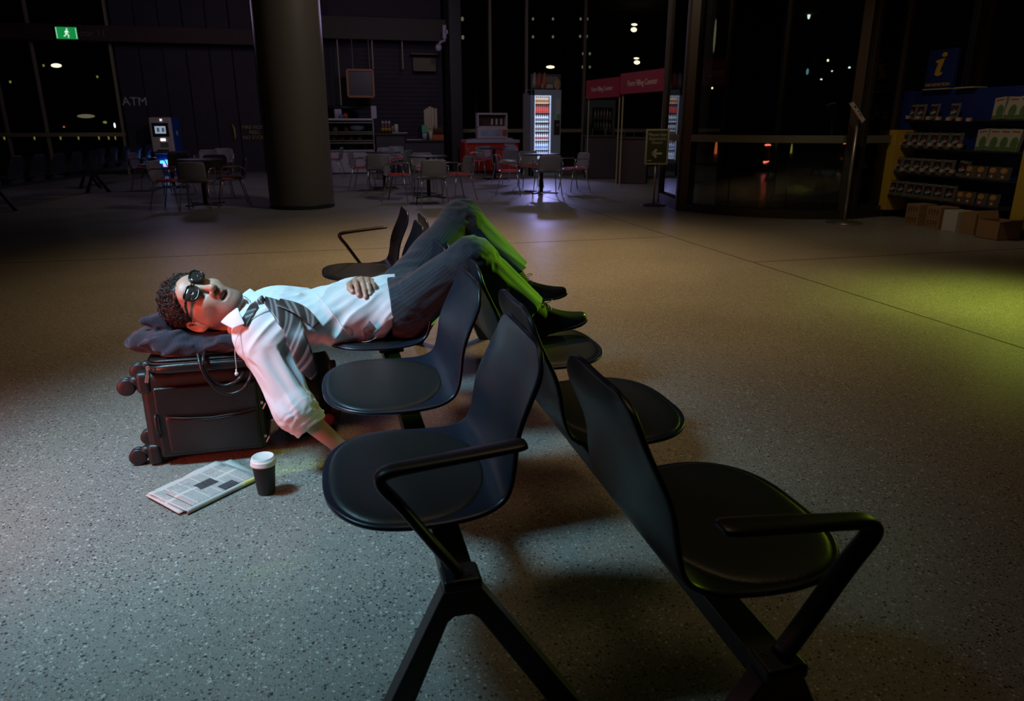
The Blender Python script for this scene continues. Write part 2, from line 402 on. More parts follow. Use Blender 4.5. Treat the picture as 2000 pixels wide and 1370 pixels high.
# ------------------------------------------------------------------ the sleeping man
PO = np.array((.22, 2.85, 0.0))
rv = np.array(_r); uv_ = np.array(_up)
HC = np.array(atY(397, 595, 2.86))
tocam = nrm(np.array(CP)-HC)
ch = nrm(.93*rv-.27*uv_-.20*tocam)                   # towards the chin
HU = -ch
c_ = nrm(tocam-HU*(tocam@HU)); s_ = nrm(np.cross(c_, HU))
if s_@uv_ < 0: s_ = -s_
aF = math.radians(31)
HF = nrm(c_*math.cos(aF)+s_*math.sin(aF)); HL = np.cross(HU, HF)
HS = 1.10
HM = np.stack([HL, HF, HU], 1)
toH = lambda P: ((P-HC)@HM)/HS
fromH = lambda q: HC+HS*(HM@np.array(q, float))
def sdf_head(P):
    q = toH(P)
    m = q.copy(); m[:, 0] = np.abs(q[:, 0])
    d = s_ell(q, (0, -.012, .035), (.076, .096, .088))
    d = smin(d, s_ell(q, (0, .030, -.020), (.064, .066, .082)), .04)
    d = smin(d, s_ell(q, (0, .078, .048), (.050, .018, .035)), .03)           # forehead
    d = smin(d, s_cap(m, (.058, .0, -.050), (.028, .068, -.104), .013, .017), .035)   # jaw line
    d = smin(d, s_ell(q, (0, .082, -.112), (.024, .020, .019)), .028)         # chin
    d = smin(d, s_ell(q, (0, .070, -.070), (.042, .030, .040)), .03)          # mouth muzzle
    d = smin(d, s_ell(m, (.046, .062, -.022), (.022, .024, .020)), .03)       # cheek bones
    d = smin(d, s_cap(m, (.012, .090, .026), (.042, .076, .024), .010, .008), .018)   # brow
    d = smax(d, -s_ell(m, (.031, .104, .004), (.021, .020, .014)), .018)      # eye sockets
    d = smin(d, s_ell(m, (.031, .077, .003), (.0165, .0155, .0135)), .006)    # closed lids
    d = smin(d, s_cap(q, (0, .092, .016), (0, .120, -.030), .0075, .0115), .014)      # nose
    d = smin(d, s_ell(q, (0, .121, -.034), (.0115, .011, .010)), .008)
    d = smin(d, s_ell(m, (.0135, .106, -.037), (.0085, .0105, .0085)), .008)  # nostril wings
    d = smax(d, -s_ell(m, (.0068, .113, -.0445), (.0042, .0062, .0055)), .003)
    # lips round an open mouth
    d = smax(d, -s_ell(q, (0, .100, -.0725), (.0225, .026, .0125)), .008)
    d = smin(d, s_chain(m, [(0, .1025, -.0585), (.010, .1000, -.0600), (.0245, .0865, -.0700)], [.0062, .0058, .003], .004), .006)
    d = smin(d, s_chain(m, [(0, .0960, -.0885), (.011, .0940, -.0865), (.0245, .0865, -.0710)], [.0072, .0066, .003], .004), .006)
    # ears
    e = m.copy(); e[:, 0] -= .073; e[:, 1] += .012; e[:, 2] += .006
    a = e.copy(); a[:, 0] = (e[:, 0]-.012-e[:, 1]*-.25)
    ring = np.sqrt((np.sqrt((a[:, 1]/.62)**2+(a[:, 2])**2)-.027)**2*.6+a[:, 0]**2)-.0055
    disc = s_ell(a, (-.006, .0, -.002), (.006, .018, .028))
    lob = s_ell(a, (-.003, .008, -.030), (.005, .008, .010))
    ear = smin(smin(ring, disc, .006), lob, .008)
    conch = s_ell(a, (.003, .004, -.003), (.007, .008, .012))
    ear = smax(ear, -conch, .004)
    d = smin(d, ear, .008)
    return d*HS*.9
NB = np.array((-.335, 2.87, .525))                    # neck base
SHR = np.array((-.285, 2.70, .475)); ELR = np.array(atY(578, 800, 2.58)); WRR = np.array((-.015, 2.555, .085))
SHL = np.array((-.27, 3.04, .505)); ELL = np.array((-.06, 3.125, .510)); WRL = np.array((.105, 2.965, .615))
HIR = np.array((.27, 2.775, .555)); KNR = np.array((.500, 2.565, .785)); ANR = np.array((.788, 2.583, .535))
HIL = np.array((.27, 2.97, .56)); KNL = np.array((.562, 3.13, .860)); ANL = np.array((.828, 3.105, .550))
# left hand spread over the belly, fingers towards the camera
def hp(x, y, Y): return np.array(atY(x, y, Y))
def belly(q):
    d = s_flat(q, (.24, 2.87, .555), (.04, 2.87, .520), .176, .168, (0, 0, 1), .60)
    return smin(d, s_flat(q, (.04, 2.87, .520), (-.17, 2.87, .508), .168, .186, (0, 0, 1), .61), .06)-.004
def onbelly(x, y, lift):                               # point at a given height above the belly under a pixel
    d = np.array(ray(x, y)); d /= np.linalg.norm(d); p = np.array(CP)+d*2.2
    for _ in range(60):
        e = belly(p[None])[0]-lift
        if e < .0005: return p
        p = p+d*max(e*.7, .0006)
    return hp(x, y, 2.87)
LH = dict(
    palm=(hp(712, 549, 2.93), hp(709, 551, 2.885)),
    index=[hp(693, 549, 2.865), onbelly(696, 557, .022), onbelly(698, 568, .014), onbelly(700, 577, .006)],
    middle=[hp(705, 546, 2.865), onbelly(709, 555, .025), onbelly(712, 568, .015), onbelly(714, 581, .006)],
    ring=[hp(717, 547, 2.87), onbelly(720, 556, .022), onbelly(722, 566, .013), onbelly(723, 575, .006)],
    little=[hp(726, 550, 2.875), onbelly(730, 556, .018), onbelly(732, 561, .012), onbelly(732, 565, .006)],
    thumb=[hp(692, 551, 2.90), onbelly(683, 556, .014), onbelly(683, 564, .010), onbelly(688, 571, .006)])
FR = {'index': (.0105, .0100, .0090, .0080), 'middle': (.0108, .0103, .0095, .0082), 'ring': (.0102, .0098, .0088, .0078), 'little': (.0092, .0086, .0078, .0070), 'thumb': (.0150, .0125, .0110, .0092)}
def sdf_lhand(P):
    d = None
    for k in ('index', 'middle', 'ring', 'little'):
        c = s_cap(P, WRL*.55+LH['palm'][0]*.45, LH[k][0], .020, .0125); d = c if d is None else smin(d, c, .014)
    d = smin(d, s_flat(P, WRL, LH['palm'][1], .024, .024, (0, .15, 1), .62), .014)
    for k in ('index', 'middle', 'ring', 'little', 'thumb'):
        f = s_chain(P, LH[k], FR[k], .004)
        d = smin(d, f, .006)
    return d
# right hand lying on the floor, palm down
RB = WRR; RD = nrm((.95, -.28, -.15)); RS = nrm(np.cross((0, 0, 1), RD)); 
def rp(a, b, z): q = RB+RD*a+RS*b; q[2] = z; return q
RH = {}
for k, b, l in (('index', -.034, .155), ('middle', -.011, .168), ('ring', .012, .160), ('little', .033, .140)):
    b0 = b if False else -b
    RH[k] = [rp(.088, b0, .052), rp(.088+(l-.088)*.42, b0*1.15, .047), rp(.088+(l-.088)*.75, b0*1.2, .028), rp(l, b0*1.2, .012)]
RH['thumb'] = [rp(.03, .030, .055), rp(.058, .055, .038), rp(.085, .062, .024), rp(.105, .058, .014)]
def sdf_rhand(P):
    d = s_flat(P, rp(0, 0, .075), rp(.075, 0, .052), .028, .040, (0, 0, 1), .42)
    for k in RH: d = smin(d, s_chain(P, RH[k], FR[k], .004), .007)
    return d
def sdf_torso(P, g=0.0):
    d = s_flat(P, (.20, 2.87, .550), (.04, 2.87, .517), .155+g, .148+g, (0, 0, 1), .57)
    d = smin(d, s_flat(P, (.04, 2.87, .517), (-.17, 2.87, .505), .148+g, .168+g, (0, 0, 1), .57), .06)
    d = smin(d, s_flat(P, (-.23, 2.80, .49), (-.23, 2.95, .510), .106+g, .106+g, (0, 0, 1), .80), .08)
    return d
def sdf_body(P):
    d = zone(sdf_head, P, HC-.20, HC+.20)
    d = smin(d, zone(lambda q: smin(s_cap(q, HC-HF*.03+ch*.03, NB+np.array((0, 0, -.005)), .064, .062), s_cap(q, fromH((-.02, .06, -.10)), NB+np.array((.02, 0, .03)), .022, .028), .04), P, np.minimum(HC, NB)-.1, np.maximum(HC, NB)+.1), .035)
    d = smin(d, zone(lambda q: sdf_torso(q, -.012), P, (-.45, 2.6, .35), (.45, 3.15, .75), .08), .04)
    d = smin(d, s_cap(P, SHR, ELR, .052, .042), .05)
    d = smin(d, s_flat(P, ELR, WRR, .045, .029, (0, .3, 1), .9), .02)
    d = smin(d, zone(sdf_rhand, P, WRR-.2, WRR+.2), .02)
    d = smin(d, s_cap(P, SHL, ELL, .052, .043), .05)
    d = smin(d, s_cap(P, ELL, WRL, .043, .029), .02)
    d = smin(d, zone(sdf_lhand, P, WRL-.2, WRL+.2), .018)
    for h_, k_, a_ in ((HIR, KNR, ANR), (HIL, KNL, ANL)):
        d = smin(d, s_cap(P, h_, k_, .080, .052), .05); d = smin(d, s_cap(P, k_, a_, .050, .028), .02)
    return d
def skin():
    m, nt, b = newmat('skin'); L = nt.links.new
    tc = N(nt, 'ShaderNodeTexCoord'); nz = N(nt, 'ShaderNodeTexNoise'); nz.inputs['Scale'].default_value = 40; nz.inputs['Detail'].default_value = 6; L(tc.outputs['Object'], nz.inputs['Vector'])
    b0 = N(nt, 'ShaderNodeMix', data_type='RGBA'); b0.inputs[6].default_value = (.46, .27, .19, 1); b0.inputs[7].default_value = (.56, .35, .26, 1); L(nz.outputs['Fac'], b0.inputs[0])
    cur = b0.outputs[2]
    for at_, c_ in (('stubble', (.15, .105, .085)), ('lip', (.38, .14, .12)), ('mouth', (.05, .012, .010)), ('nail', (.68, .46, .40))):
        a = N(nt, 'ShaderNodeAttribute', attribute_name=at_); mx = N(nt, 'ShaderNodeMix', data_type='RGBA')
        L(a.outputs['Fac'], mx.inputs[0]); L(cur, mx.inputs[6]); mx.inputs[7].default_value = (*c_, 1); cur = mx.outputs[2]
    L(cur, b.inputs['Base Color']); b.inputs['Roughness'].default_value = .42; b.inputs['Specular IOR Level'].default_value = .45
    b.inputs['Subsurface Weight'].default_value = .12; b.inputs['Subsurface Radius'].default_value = (.010, .004, .002); b.inputs['Subsurface Scale'].default_value = 1
    n2 = N(nt, 'ShaderNodeTexNoise'); n2.inputs['Scale'].default_value = 350; L(tc.outputs['Object'], n2.inputs['Vector'])
    bp = N(nt, 'ShaderNodeBump'); bp.inputs['Strength'].default_value = .18; bp.inputs['Distance'].default_value = .002; L(n2.outputs['Fac'], bp.inputs['Height']); L(bp.outputs['Normal'], b.inputs['Normal'])
    return m
M['skin'] = skin()
sst = lambda a, b, x: (lambda t: t*t*(3-2*t))(np.clip((x-a)/(b-a), 0, 1))
person = thing('person', 'man lying asleep on his back across the black seats in white shirt and pinstripe trousers', 'person', PO)
V_, F_ = surfnet(sdf_body, (-.80, 2.40, .0), (1.0, 3.3, 1.0), .0026)
q = toH(V_); m_ = np.abs(q[:, 0]); near = np.linalg.norm(q, axis=1) < .17
mid = np.zeros(len(V_))
stub = near*sst(-.035, -.060, q[:, 2])*sst(-.03, .02, q[:, 1])*.62*(.75+.5*vnoise(q*420))
stub = np.clip(stub+near*sst(.012, .0, np.abs(q[:, 2]+.052))*sst(.04, .0, m_)*sst(.06, .085, q[:, 1])*.3, 0, .8)
lipd = np.minimum(s_chain(np.stack([m_, q[:, 1], q[:, 2]], 1), [(0, .1025, -.0585), (.010, .100, -.060), (.0245, .0865, -.070)], [.0062, .0058, .003], .004), s_chain(np.stack([m_, q[:, 1], q[:, 2]], 1), [(0, .0960, -.0885), (.011, .0940, -.0865), (.0245, .0865, -.071)], [.0072, .0066, .003], .004))
lip = near*sst(.0025, .0, lipd)
mou = near*(s_ell(q, (0, .092, -.0725), (.0225, .024, .0122)) < .0014)*(lipd > .0005)*(q[:, 1] < .096)
nos = near*(s_ell(np.stack([m_, q[:, 1], q[:, 2]], 1), (.0068, .112, -.043), (.0042, .0062, .0065)) < .001)
nail = np.zeros(len(V_))
for H_ in (LH, RH):
    for k in ('index', 'middle', 'ring', 'little', 'thumb'):
        tip = H_[k][3]; dr = nrm(H_[k][3]-H_[k][2]); up_ = nrm(np.array((0, -.25, 1))-dr*(np.array((0, -.25, 1))@dr))
        c = tip+up_*FR[k][3]*.9-dr*.001
        nail = np.maximum(nail, sst(.0085, .0065, np.linalg.norm((V_-c), axis=1)))
body = mesh_np('body', V_, F_, M['skin'], person, dict(stubble=stub, lip=lip*(1-mou), mouth=np.maximum(mou, nos), nail=nail*.8), off=PO, smooth_it=1)
def hl(p): return Vector(fromH(p)-PO)
tb = MB()
for up_, z, b in ((1, -.0655, .092), (-1, -.0775, .088)):
    for k in range(-4, 5):
        a = k*.0042; tb.ell(hl((a, b-a*a*16, z)), (.0026, .0026, .0052), 8, 6, Matrix(HM))
tb.build('teeth', M['teeth'], body, smooth=True)
# hair: a cap that follows the skull and several hundred loose curls
def hair_reg(q):
    top = q[:, 1]*.80-q[:, 2]*.60-.016+.010*np.sin(q[:, 0]*60)
    side = np.abs(q[:, 0])*0+(-.055-q[:, 2])
    return np.maximum(top, np.maximum(side, 0*side-1))
def sdf_hair(P):
    q = toH(P)
    n = vnoise(q*38, 3)*.007+vnoise(q*110, 9)*.004
    top = sst(0, .10, q[:, 2])*.007
    d = s_ell(q, (0, -.014, .037), (.0775, .098, .090))-.001-top-n
    return smax(d, hair_reg(q), .012)*HS*.6
hv, hf = surfnet(sdf_hair, HC-.20, HC+.20, .003)
hair = mesh_np('hair', hv, hf, M['hair'], person, off=PO, smooth_it=1)
hb = MB(); rng = np.random.RandomState(4)
cnt = 0
while cnt < 2900:
    d = nrm(rng.normal(size=3)); s = np.array((0, -.014, .037))+d*np.array((.080, .100, .093))
    if hair_reg(s[None])[0] > -.002: continue
    tz = max(0, min(1, s[2]/.10)); s = s+d*(.001+.006*tz)
    nn = nrm(d/np.array((.08, .1, .093))); t1 = nrm(np.cross(nn, rng.normal(size=3))); t2 = np.cross(nn, t1)
    ln = rng.uniform(.022, .044); wv = rng.uniform(.002, .006); ph = rng.uniform(0, 6.28); rise = rng.uniform(.002, .009)*(1+.8*tz)
    flow = np.array((.25*np.sign(s[0]), -.55, .25))+rng.normal(size=3)*.75; t1 = nrm(flow-nn*(flow@nn)); t2 = np.cross(nn, t1)
    if hair_reg((s+t1*ln)[None])[0] > .006: continue
    pts = []
    for i in range(9):
        u = i/8
        p = s+t1*(ln*u)+t2*(wv*math.sin(ph+u*7.5))+nn*(rise*math.sin(u*2.6)+wv*.7*math.cos(ph+u*7.5)-.010*u*u)
        pts.append(hl(p))
    r0 = rng.uniform(.0006, .0013)
    hb.tube(pts, [r0*1.1, r0*1.2, r0*1.2, r0*1.15, r0*1.1, r0, r0*.9, r0*.7, r0*.3], 5)
    cnt += 1
hb.build('curl', M['hair'], hair, smooth=True)
for sgn in (-1, 1):
    eb = MB(); rows = []
    for k in range(26):
        u = k/25; p0 = np.array((sgn*(.014+.034*u), .0975-.022*u*u-.004*u, .028+.006*math.sin(u*2.6)))
        rows.append([hl(p0+np.array((0, .0016*math.sin(PI*v), .004*(v-.5)*(1-.5*u)+.0008*(k % 2)))) for v in (0, .33, .66, 1)])
    eb.grid(rows).build('eyebrow', M['hair'], hair, smooth=True, solid=.001)

# shirt
CUF = np.array(atY(601, 824, 2.57)); SLD = nrm(CUF-ELR)
def sdf_shirt(P):
    def tors(q):
        d = s_flat(q, (.24, 2.87, .555), (.04, 2.87, .520), .176, .168, (0, 0, 1), .60)
        d = smin(d, s_flat(q, (.04, 2.87, .520), (-.17, 2.87, .508), .168, .186, (0, 0, 1), .61), .06)
        return smin(d, s_flat(q, (-.235, 2.79, .492), (-.235, 2.96, .512), .118, .118, (0, 0, 1), .86), .08)
    d = zone(tors, P, (-.45, 2.55, .30), (.45, 3.2, .78), .08)
    hem = P[:, 0]-.218-.02*np.sin((P[:, 1]-2.7)*9)+.05*sst(.55, .44, P[:, 2])
    d = d-.006*sst(.10, .20, P[:, 0])
    d = smax(d, hem, .006)
    d = smin(d, s_cap(P, NB+np.array((.03, 0, 0)), NB+np.array((-.015, 0, .004)), .085, .070), .05)
    sl = s_cap(P, SHR+np.array((.01, .02, .0)), ELR, .082, .068)
    sl = smin(sl, s_cap(P, ELR, CUF, .066, .056), .03)
    sl = smax(sl, (P-CUF)@SLD, .004)
    d = smin(d, sl, .055)
    s2 = smin(s_cap(P, SHL, ELL, .074, .062), s_cap(P, ELL, WRL-nrm(WRL-ELL)*.05, .060, .042), .03)
    d = smin(d, s2, .05)
    # folds: down the sleeve, across the belly towards the hip, out of the armpit
    ws = sst(-.02, .06, .10-np.linalg.norm(P-(SHR+ELR)/2, axis=1)+.10)
    f1 = folds(P, ELR-SHR+np.array((0, .02, .03)), .30, .052, 1)
    f2 = folds(P, (.72, .30, .60), .55, .060, 2)
    near_ = sst(-.01, .05, np.maximum(0, .17-np.linalg.norm(P-(SHR+2*ELR)/3, axis=1)))
    f3 = folds(P, np.cross(SLD, (0, 1, 0)), .12, .026, 4)
    wc = sst(.13, .05, np.linalg.norm(P-(ELR*.4+CUF*.6), axis=1))
    d = d-(.008*f1+.005*soft(P, ELR-SHR+np.array((.05, 0, 0)), .20, .05, 8))*near_-.009*f2*(1-near_)-.011*f3*wc
    # button placket and the yoke seam
    pl = sst(.021, .016, np.abs(P[:, 1]-2.895))*sst(.54, .56, P[:, 2])*sst(-.30, -.28, P[:, 0])
    d = d-.0035*pl
    # open neck
    d = smax(d, -s_cap(P, NB+np.array((-.03, 0, .03)), NB+np.array((-.09, 0, .05)), .058, .070), .006)
    return d*.8
sv, sf = surfnet(sdf_shirt, (-.55, 2.40, .08), (.32, 3.28, .75), .0036, slack=2.0)
shirt = mesh_np('shirt', sv, sf, M['shirt'], person, off=PO, smooth_it=2)
from mathutils.bvhtree import BVHTree
_bt = BVHTree.FromPolygons([tuple(p) for p in sv], [tuple(int(i) for i in f) for f in sf])
def shirt_at(x, y, lift, alt):                         # the point just in front of the shirt under a pixel
    d = ray(x, y).normalized(); h = _bt.ray_cast(CP, d)
    if h[0] is None: return hp(x, y, alt)
    return np.array(h[0]-d*lift)
def lp(p): return Vector(np.array(p, float)-PO)
def ringcuff(c, d, r, wdt, th, ph=0):
    d = Vector(d).normalized(); u = d.orthogonal().normalized(); l = d.cross(u); rows = []
    prof = [(-.5, 0), (-.45, .8), (-.2, 1.1), (.1, 1.0), (.4, 1.15), (.5, .5), (.45, -.4), (.0, -.8)]
    prof.append(prof[0])
    for a_, b_ in prof:
        row = []
        for k in range(41):
            a = 2*PI*k/40; rr = (r+th*b_)*(1+.035*math.sin(3*a+ph)+.02*math.sin(5*a+a_*3))
            row.append(Vector(c)+d*(a_*wdt+.006*math.sin(2*a+ph))+u*(rr*math.cos(a))+l*(rr*math.sin(a)))
        rows.append(row)
    return MB().grid(rows)
ringcuff(lp(CUF-SLD*.008), SLD, .059, .058, .007).build('rolled_cuff', M['shirt'], shirt, smooth=True, sub=1)
ringcuff(lp(WRL-nrm(WRL-ELL)*.035), WRL-ELL, .044, .045, .004, 1).build('cuff', M['shirt'], shirt, smooth=True, sub=1)
# collar: band round the neck and two leaves
def leaf(pts, bulge):
    a, b, c, d = [np.array(p) for p in pts]; rows = []
    n = nrm(np.cross(b-a, d-a)); n = n if n@(np.array(CP)-a) > 0 else -n
    for i in range(9):
        u = i/8; row = []
        for j in range(9):
            v = j/8; p = a*(1-u)*(1-v)+b*u*(1-v)+c*u*v+d*(1-u)*v
            row.append(lp(p+n*(bulge*math.sin(PI*(.15+.7*u))*math.sin(PI*(.2+.7*v)))))
        rows.append(row)
    return MB().grid(rows)
# a turned-up corner of the shirt tail
leaf([shirt_at(706, 642, .008, 2.7), shirt_at(721, 625, .014, 2.7), shirt_at(735, 642, .016, 2.7), shirt_at(712, 668, .010, 2.7)], .010).build('turned_tail', mat('tail_lining', (.14, .14, .15), .8, var=.9, bscale=70), shirt, solid=.003, sub=1, label='grey patterned lining')
leaf([hp(433, 631, 2.755), hp(467, 601, 2.715), hp(480, 634, 2.66), hp(456, 643, 2.67)], .012).build('collar', M['shirt'], shirt, solid=.004, sub=1, offset=1)
leaf([hp(470, 582, 2.95), hp(490, 565, 2.97), hp(510, 581, 2.93), hp(484, 590, 2.89)], .008).build('collar', M['shirt'], shirt, solid=.004, sub=1, offset=1)
leaf([hp(450, 633, 2.77), hp(480, 593, 2.80), hp(498, 600, 2.76), hp(480, 634, 2.68)], .014).build('collar', M['shirt'], shirt, solid=.003, sub=1)
# tie
def tiemat():
    m, nt, b = newmat('striped_tie'); L = nt.links.new
    a = N(nt, 'ShaderNodeAttribute', attribute_name='stripe')
    ml = N(nt, 'ShaderNodeMath', operation='FRACT'); L(a.outputs['Fac'], ml.inputs[0])
    rp_ = N(nt, 'ShaderNodeValToRGB'); rp_.color_ramp.interpolation = 'CONSTANT'; L(ml.outputs[0], rp_.inputs[0])
    els = rp_.color_ramp.elements
    for p_, c_ in ((0, (.012, .013, .015)), (.38, (.17, .17, .18)), (.55, (.05, .052, .056)), (.72, (.22, .22, .23)), (.88, (.035, .036, .04))):
        e = els[0] if p_ == 0 else (els[1] if p_ == .38 else els.new(p_)); e.position = p_; e.color = (*c_, 1)
    L(rp_.outputs[0], b.inputs['Base Color']); b.inputs['Roughness'].default_value = .45; b.inputs['Sheen Weight'].default_value = .2
    return m
M['tie'] = tiemat()
def ribbon(name, left, right, parent, freq=11.5, slope=.8, th=.004):
    rows = []; st = []; acc = 0; lastc = None
    # catmull subdivision of both edges
    def cr(P, t):
        n = len(P)-1; i = min(int(t), n-1); f = t-i; p0, p1, p2, p3 = P[max(i-1, 0)], P[i], P[i+1], P[min(i+2, n)]
        return .5*((2*p1)+(-p0+p2)*f+(2*p0-5*p1+4*p2-p3)*f*f+(-p0+3*p1-3*p2+p3)*f**3)
    K = (len(left)-1)*6
    for i in range(K+1):
        t = i/6; l, r_ = cr(left, t), cr(right, t); c = (l+r_)/2
        acc += 0 if lastc is None else np.linalg.norm(c-lastc); lastc = c; wd = np.linalg.norm(r_-l); row = []
        for j in range(9):
            v = j/8; n_ = nrm(np.array(CP)-c)
            row.append(lp(l*(1-v)+r_*v+n_*(.004*math.sin(PI*v)))); st.append((acc+slope*wd*(v-.5))*freq)
        rows.append(row)
    o = MB().grid(rows).build(name, M['tie'], parent, smooth=True, solid=th)
    a = o.data.attributes.new('stripe', 'FLOAT', 'POINT'); a.data.foreach_set('value', np.array(st, np.float32))
    return o
def edge(pts, lift, alts): return [shirt_at(x, y, lift, a) if a is None or a > 2.64 else hp(x, y, a) for (x, y), a in zip(pts, alts)]
TY = [2.82, 2.76, 2.70, 2.68, 2.60, 2.59, 2.585]
tl = [(516, 593), (529, 611), (543, 632), (555, 650), (568, 688), (584, 723), (607, 741)]
tr = [(518, 580), (541, 586), (566, 597), (585, 622), (601, 664), (620, 720), (609, 742)]
tie = ribbon('tie', edge(tl, .012, TY), edge(tr, .012, TY), person)
ribbon('narrow_end', edge([(540, 598), (573, 611), (597, 628), (611, 641)], .020, [2.8]*4), edge([(547, 584), (580, 592), (604, 606), (624, 632)], .020, [2.8]*4), tie)
kb = MB(); ka, kc = shirt_at(503, 593, .012, 2.83), shirt_at(519, 586, .016, 2.81); kd = nrm(kc-ka)
rows = []
for i in range(11):
    u = i/10; c = ka*(1-u)+kc*u; r1 = (.013+.011*u)*math.sqrt(max(.02, 1-(2*u-1)**6)); n_ = nrm(np.array(CP)-c); sd = nrm(np.cross(kd, n_))
    rows.append([lp(c+sd*(r1*math.cos(a))+n_*(.010*math.sqrt(max(.02, 1-(2*u-1)**6))*math.sin(a))) for a in np.linspace(0, 2*PI, 21)])
kb.grid(rows)
ko = kb.build('knot', M['tie'], tie, smooth=True)
a_ = ko.data.attributes.new('stripe', 'FLOAT', 'POINT'); a_.data.foreach_set('value', np.array([v.co.x*26+v.co.z*12 for v in ko.data.vertices], np.float32))
ribbon('neck_band', edge([(500, 588), (486, 599), (474, 612), (464, 628)], .010, [2.8]*4), edge([(504, 600), (496, 612), (487, 628), (480, 640)], .010, [2.8]*4), tie)

# trousers
HMR = np.array(atY(1026, 604, 2.577)); HML = np.array(atY(1002, 535, 3.10))
SDR = nrm(HMR-KNR); SDL = nrm(HML-KNL)
def sdf_trousers(P):
    d = s_flat(P, (.16, 2.87, .555), (.27, 2.87, .560), .150, .158, (0, 0, 1), .70)
    for h_, k_, m_, sd, r2 in ((HIR, KNR, HMR, SDR, .072), (HIL, KNL, HML, SDL, .072)):
        l = s_cap(P, h_, k_, .108, .074)
        l = smin(l, s_cap(P, k_, m_, .074, r2), .025)
        l = smax(l, (P-m_)@sd, .003)
        d = smin(d, l, .045 if h_ is HIR else .04)
    wk = lambda c, r: sst(r, r*.3, np.linalg.norm(P-c, axis=1))
    d = d-.008*folds(P, KNR-HIR, .35, .070, 11)*sst(.45, .35, P[:, 0])
    d = d-.011*folds(P, (.2, -.9, .3), .14, .040, 12)*np.maximum(wk(KNR, .14), wk(KNL, .14))
    d = d-.011*folds(P, SDR, .34, .055, 13)*sst(.54, .62, P[:, 0])
    d = d-.009*folds(P, (.5, -.5, -.6), .16, .050, 14)*np.maximum(wk(HIR+np.array((-.02, -.06, .03)), .16), wk(np.array((.33, 2.88, .62)), .14))
    return smax(d, .205-P[:, 0], .004)*.8
tv, tf = surfnet(sdf_trousers, (.10, 2.35, .38), (.98, 3.32, 1.05), .0040, slack=2.0)
# stripe coordinate: angle round the nearest leg bone
def legang(P):
    best = np.full(len(P), 1e9); ang = np.zeros(len(P))
    for h_, k_, m_ in ((HIR, KNR, HMR), (HIL, KNL, HML)):
        side = nrm(np.cross(k_-h_, m_-k_))
        for a, b in ((h_, k_), (k_, m_)):
            ab = b-a; ax = nrm(ab); t = np.clip(((P-a)@ab)/(ab@ab), -.3, 1); dv = P-a-t[:, None]*ab; dd = np.linalg.norm(dv, axis=1)
            u = side; v = np.cross(ax, u); an = np.arctan2(dv@v, dv@u)
            k = dd < best; best[k] = dd[k]; ang[k] = an[k]
    return ang
M['trousers'] = attr_stripes('pinstripe_wool', (.012, .025, .037), (.055, .088, .115), 6.4, .07)
trousers = mesh_np('trousers', tv, tf, M['trousers'], person, dict(stripe=legang(tv)+4), off=PO, smooth_it=2)
# shoes and socks
def shoe(heel, toe, upv, name='shoe', L_=.29, label=None):
    heel, toe = np.array(heel), np.array(toe); d = nrm(toe-heel); u = np.array(upv, float); u = nrm(u-d*(u@d)); s = np.cross(u, d)
    L_ = np.linalg.norm(toe-heel)
    secs = [(-.00, .018, .055), (.02, .031, .078), (.10, .036, .092), (.22, .038, .100), (.34, .040, .090), (.46, .044, .075), (.60, .048, .060), (.74, .045, .050), (.86, .037, .043), (.95, .029, .036), (1.0, .018, .022)]
    rows = []
    for t, wd, ht in secs:
        row = []; lift = .012*max(0, (t-.8)/.2)**2
        for k in range(25):
            a = 2*PI*k/24; x = math.cos(a); z = math.sin(a)
            xx = wd*math.copysign(abs(x)**.75, x); zz = (ht*(z**.8 if z > 0 else 0)) if z >= 0 else 0
            row.append(lp(heel+d*(t*L_)+s*xx+u*(zz+lift+.006*(z < 0)*0)))
        rows.append(row)
    b = MB().grid(rows); n0 = len(b.v)
    b.f.append(tuple(range(0, 24))); b.m.append(0); b.f.append(tuple(n0-25+k for k in range(24))); b.m.append(0)
    o = b.build(name, M['shoe'], person, smooth=True, sub=1)
    sb = MB(); out = []
    for t, wd, ht in secs: out.append((t*L_, wd+.004))
    poly = [(a, w_) for a, w_ in out]+[(a, -w_) for a, w_ in reversed(out)]
    n = len(poly); top = []; bot = []
    for a, w_ in poly:
        lift = .012*max(0, (a/L_-.8)/.2)**2
        top.append(lp(heel+d*a+s*w_+u*(lift+.004))); bot.append(lp(heel+d*a+s*w_+u*(lift-(.016 if a < .26*L_ else .006))))
    sb.add(top+bot, [tuple(range(n)), tuple(range(2*n-1, n-1, -1))]+[(i, (i+1) % n, n+(i+1) % n, n+i) for i in range(n)])
    sb.build('sole', M['rubber'], o, bevel=.002)
    lb = MB()
    for i in range(5):
        t = .30+.045*i; ht = .106-.0115*i
        pts = [lp(heel+d*(t*L_)+s*x+u*(ht-.010+.012*(1-(x/.022)**2))) for x in np.linspace(-.022, .022, 9)]
        lb.tube(pts, .0017, 6)
    for sg in (-1, 1):
        c0 = heel+d*(.30*L_)+u*.104
        lb.tube([lp(c0+s*(sg*(.018*math.sin(a)))+d*(-.016+.016*math.cos(a))*-1+u*(.010*math.sin(a/2))) for a in np.linspace(0, 2*PI, 12)], .0014, 5)
        lb.tube([lp(c0), lp(c0+s*sg*.022-d*.01+u*.004), lp(c0+s*sg*.038-d*.02-u*.014)], .0014, 5)
    lb.build('laces', M['rubber'], o, smooth=True)
    return o, heel+d*(.17*L_)+u*.03
PADZ = .463
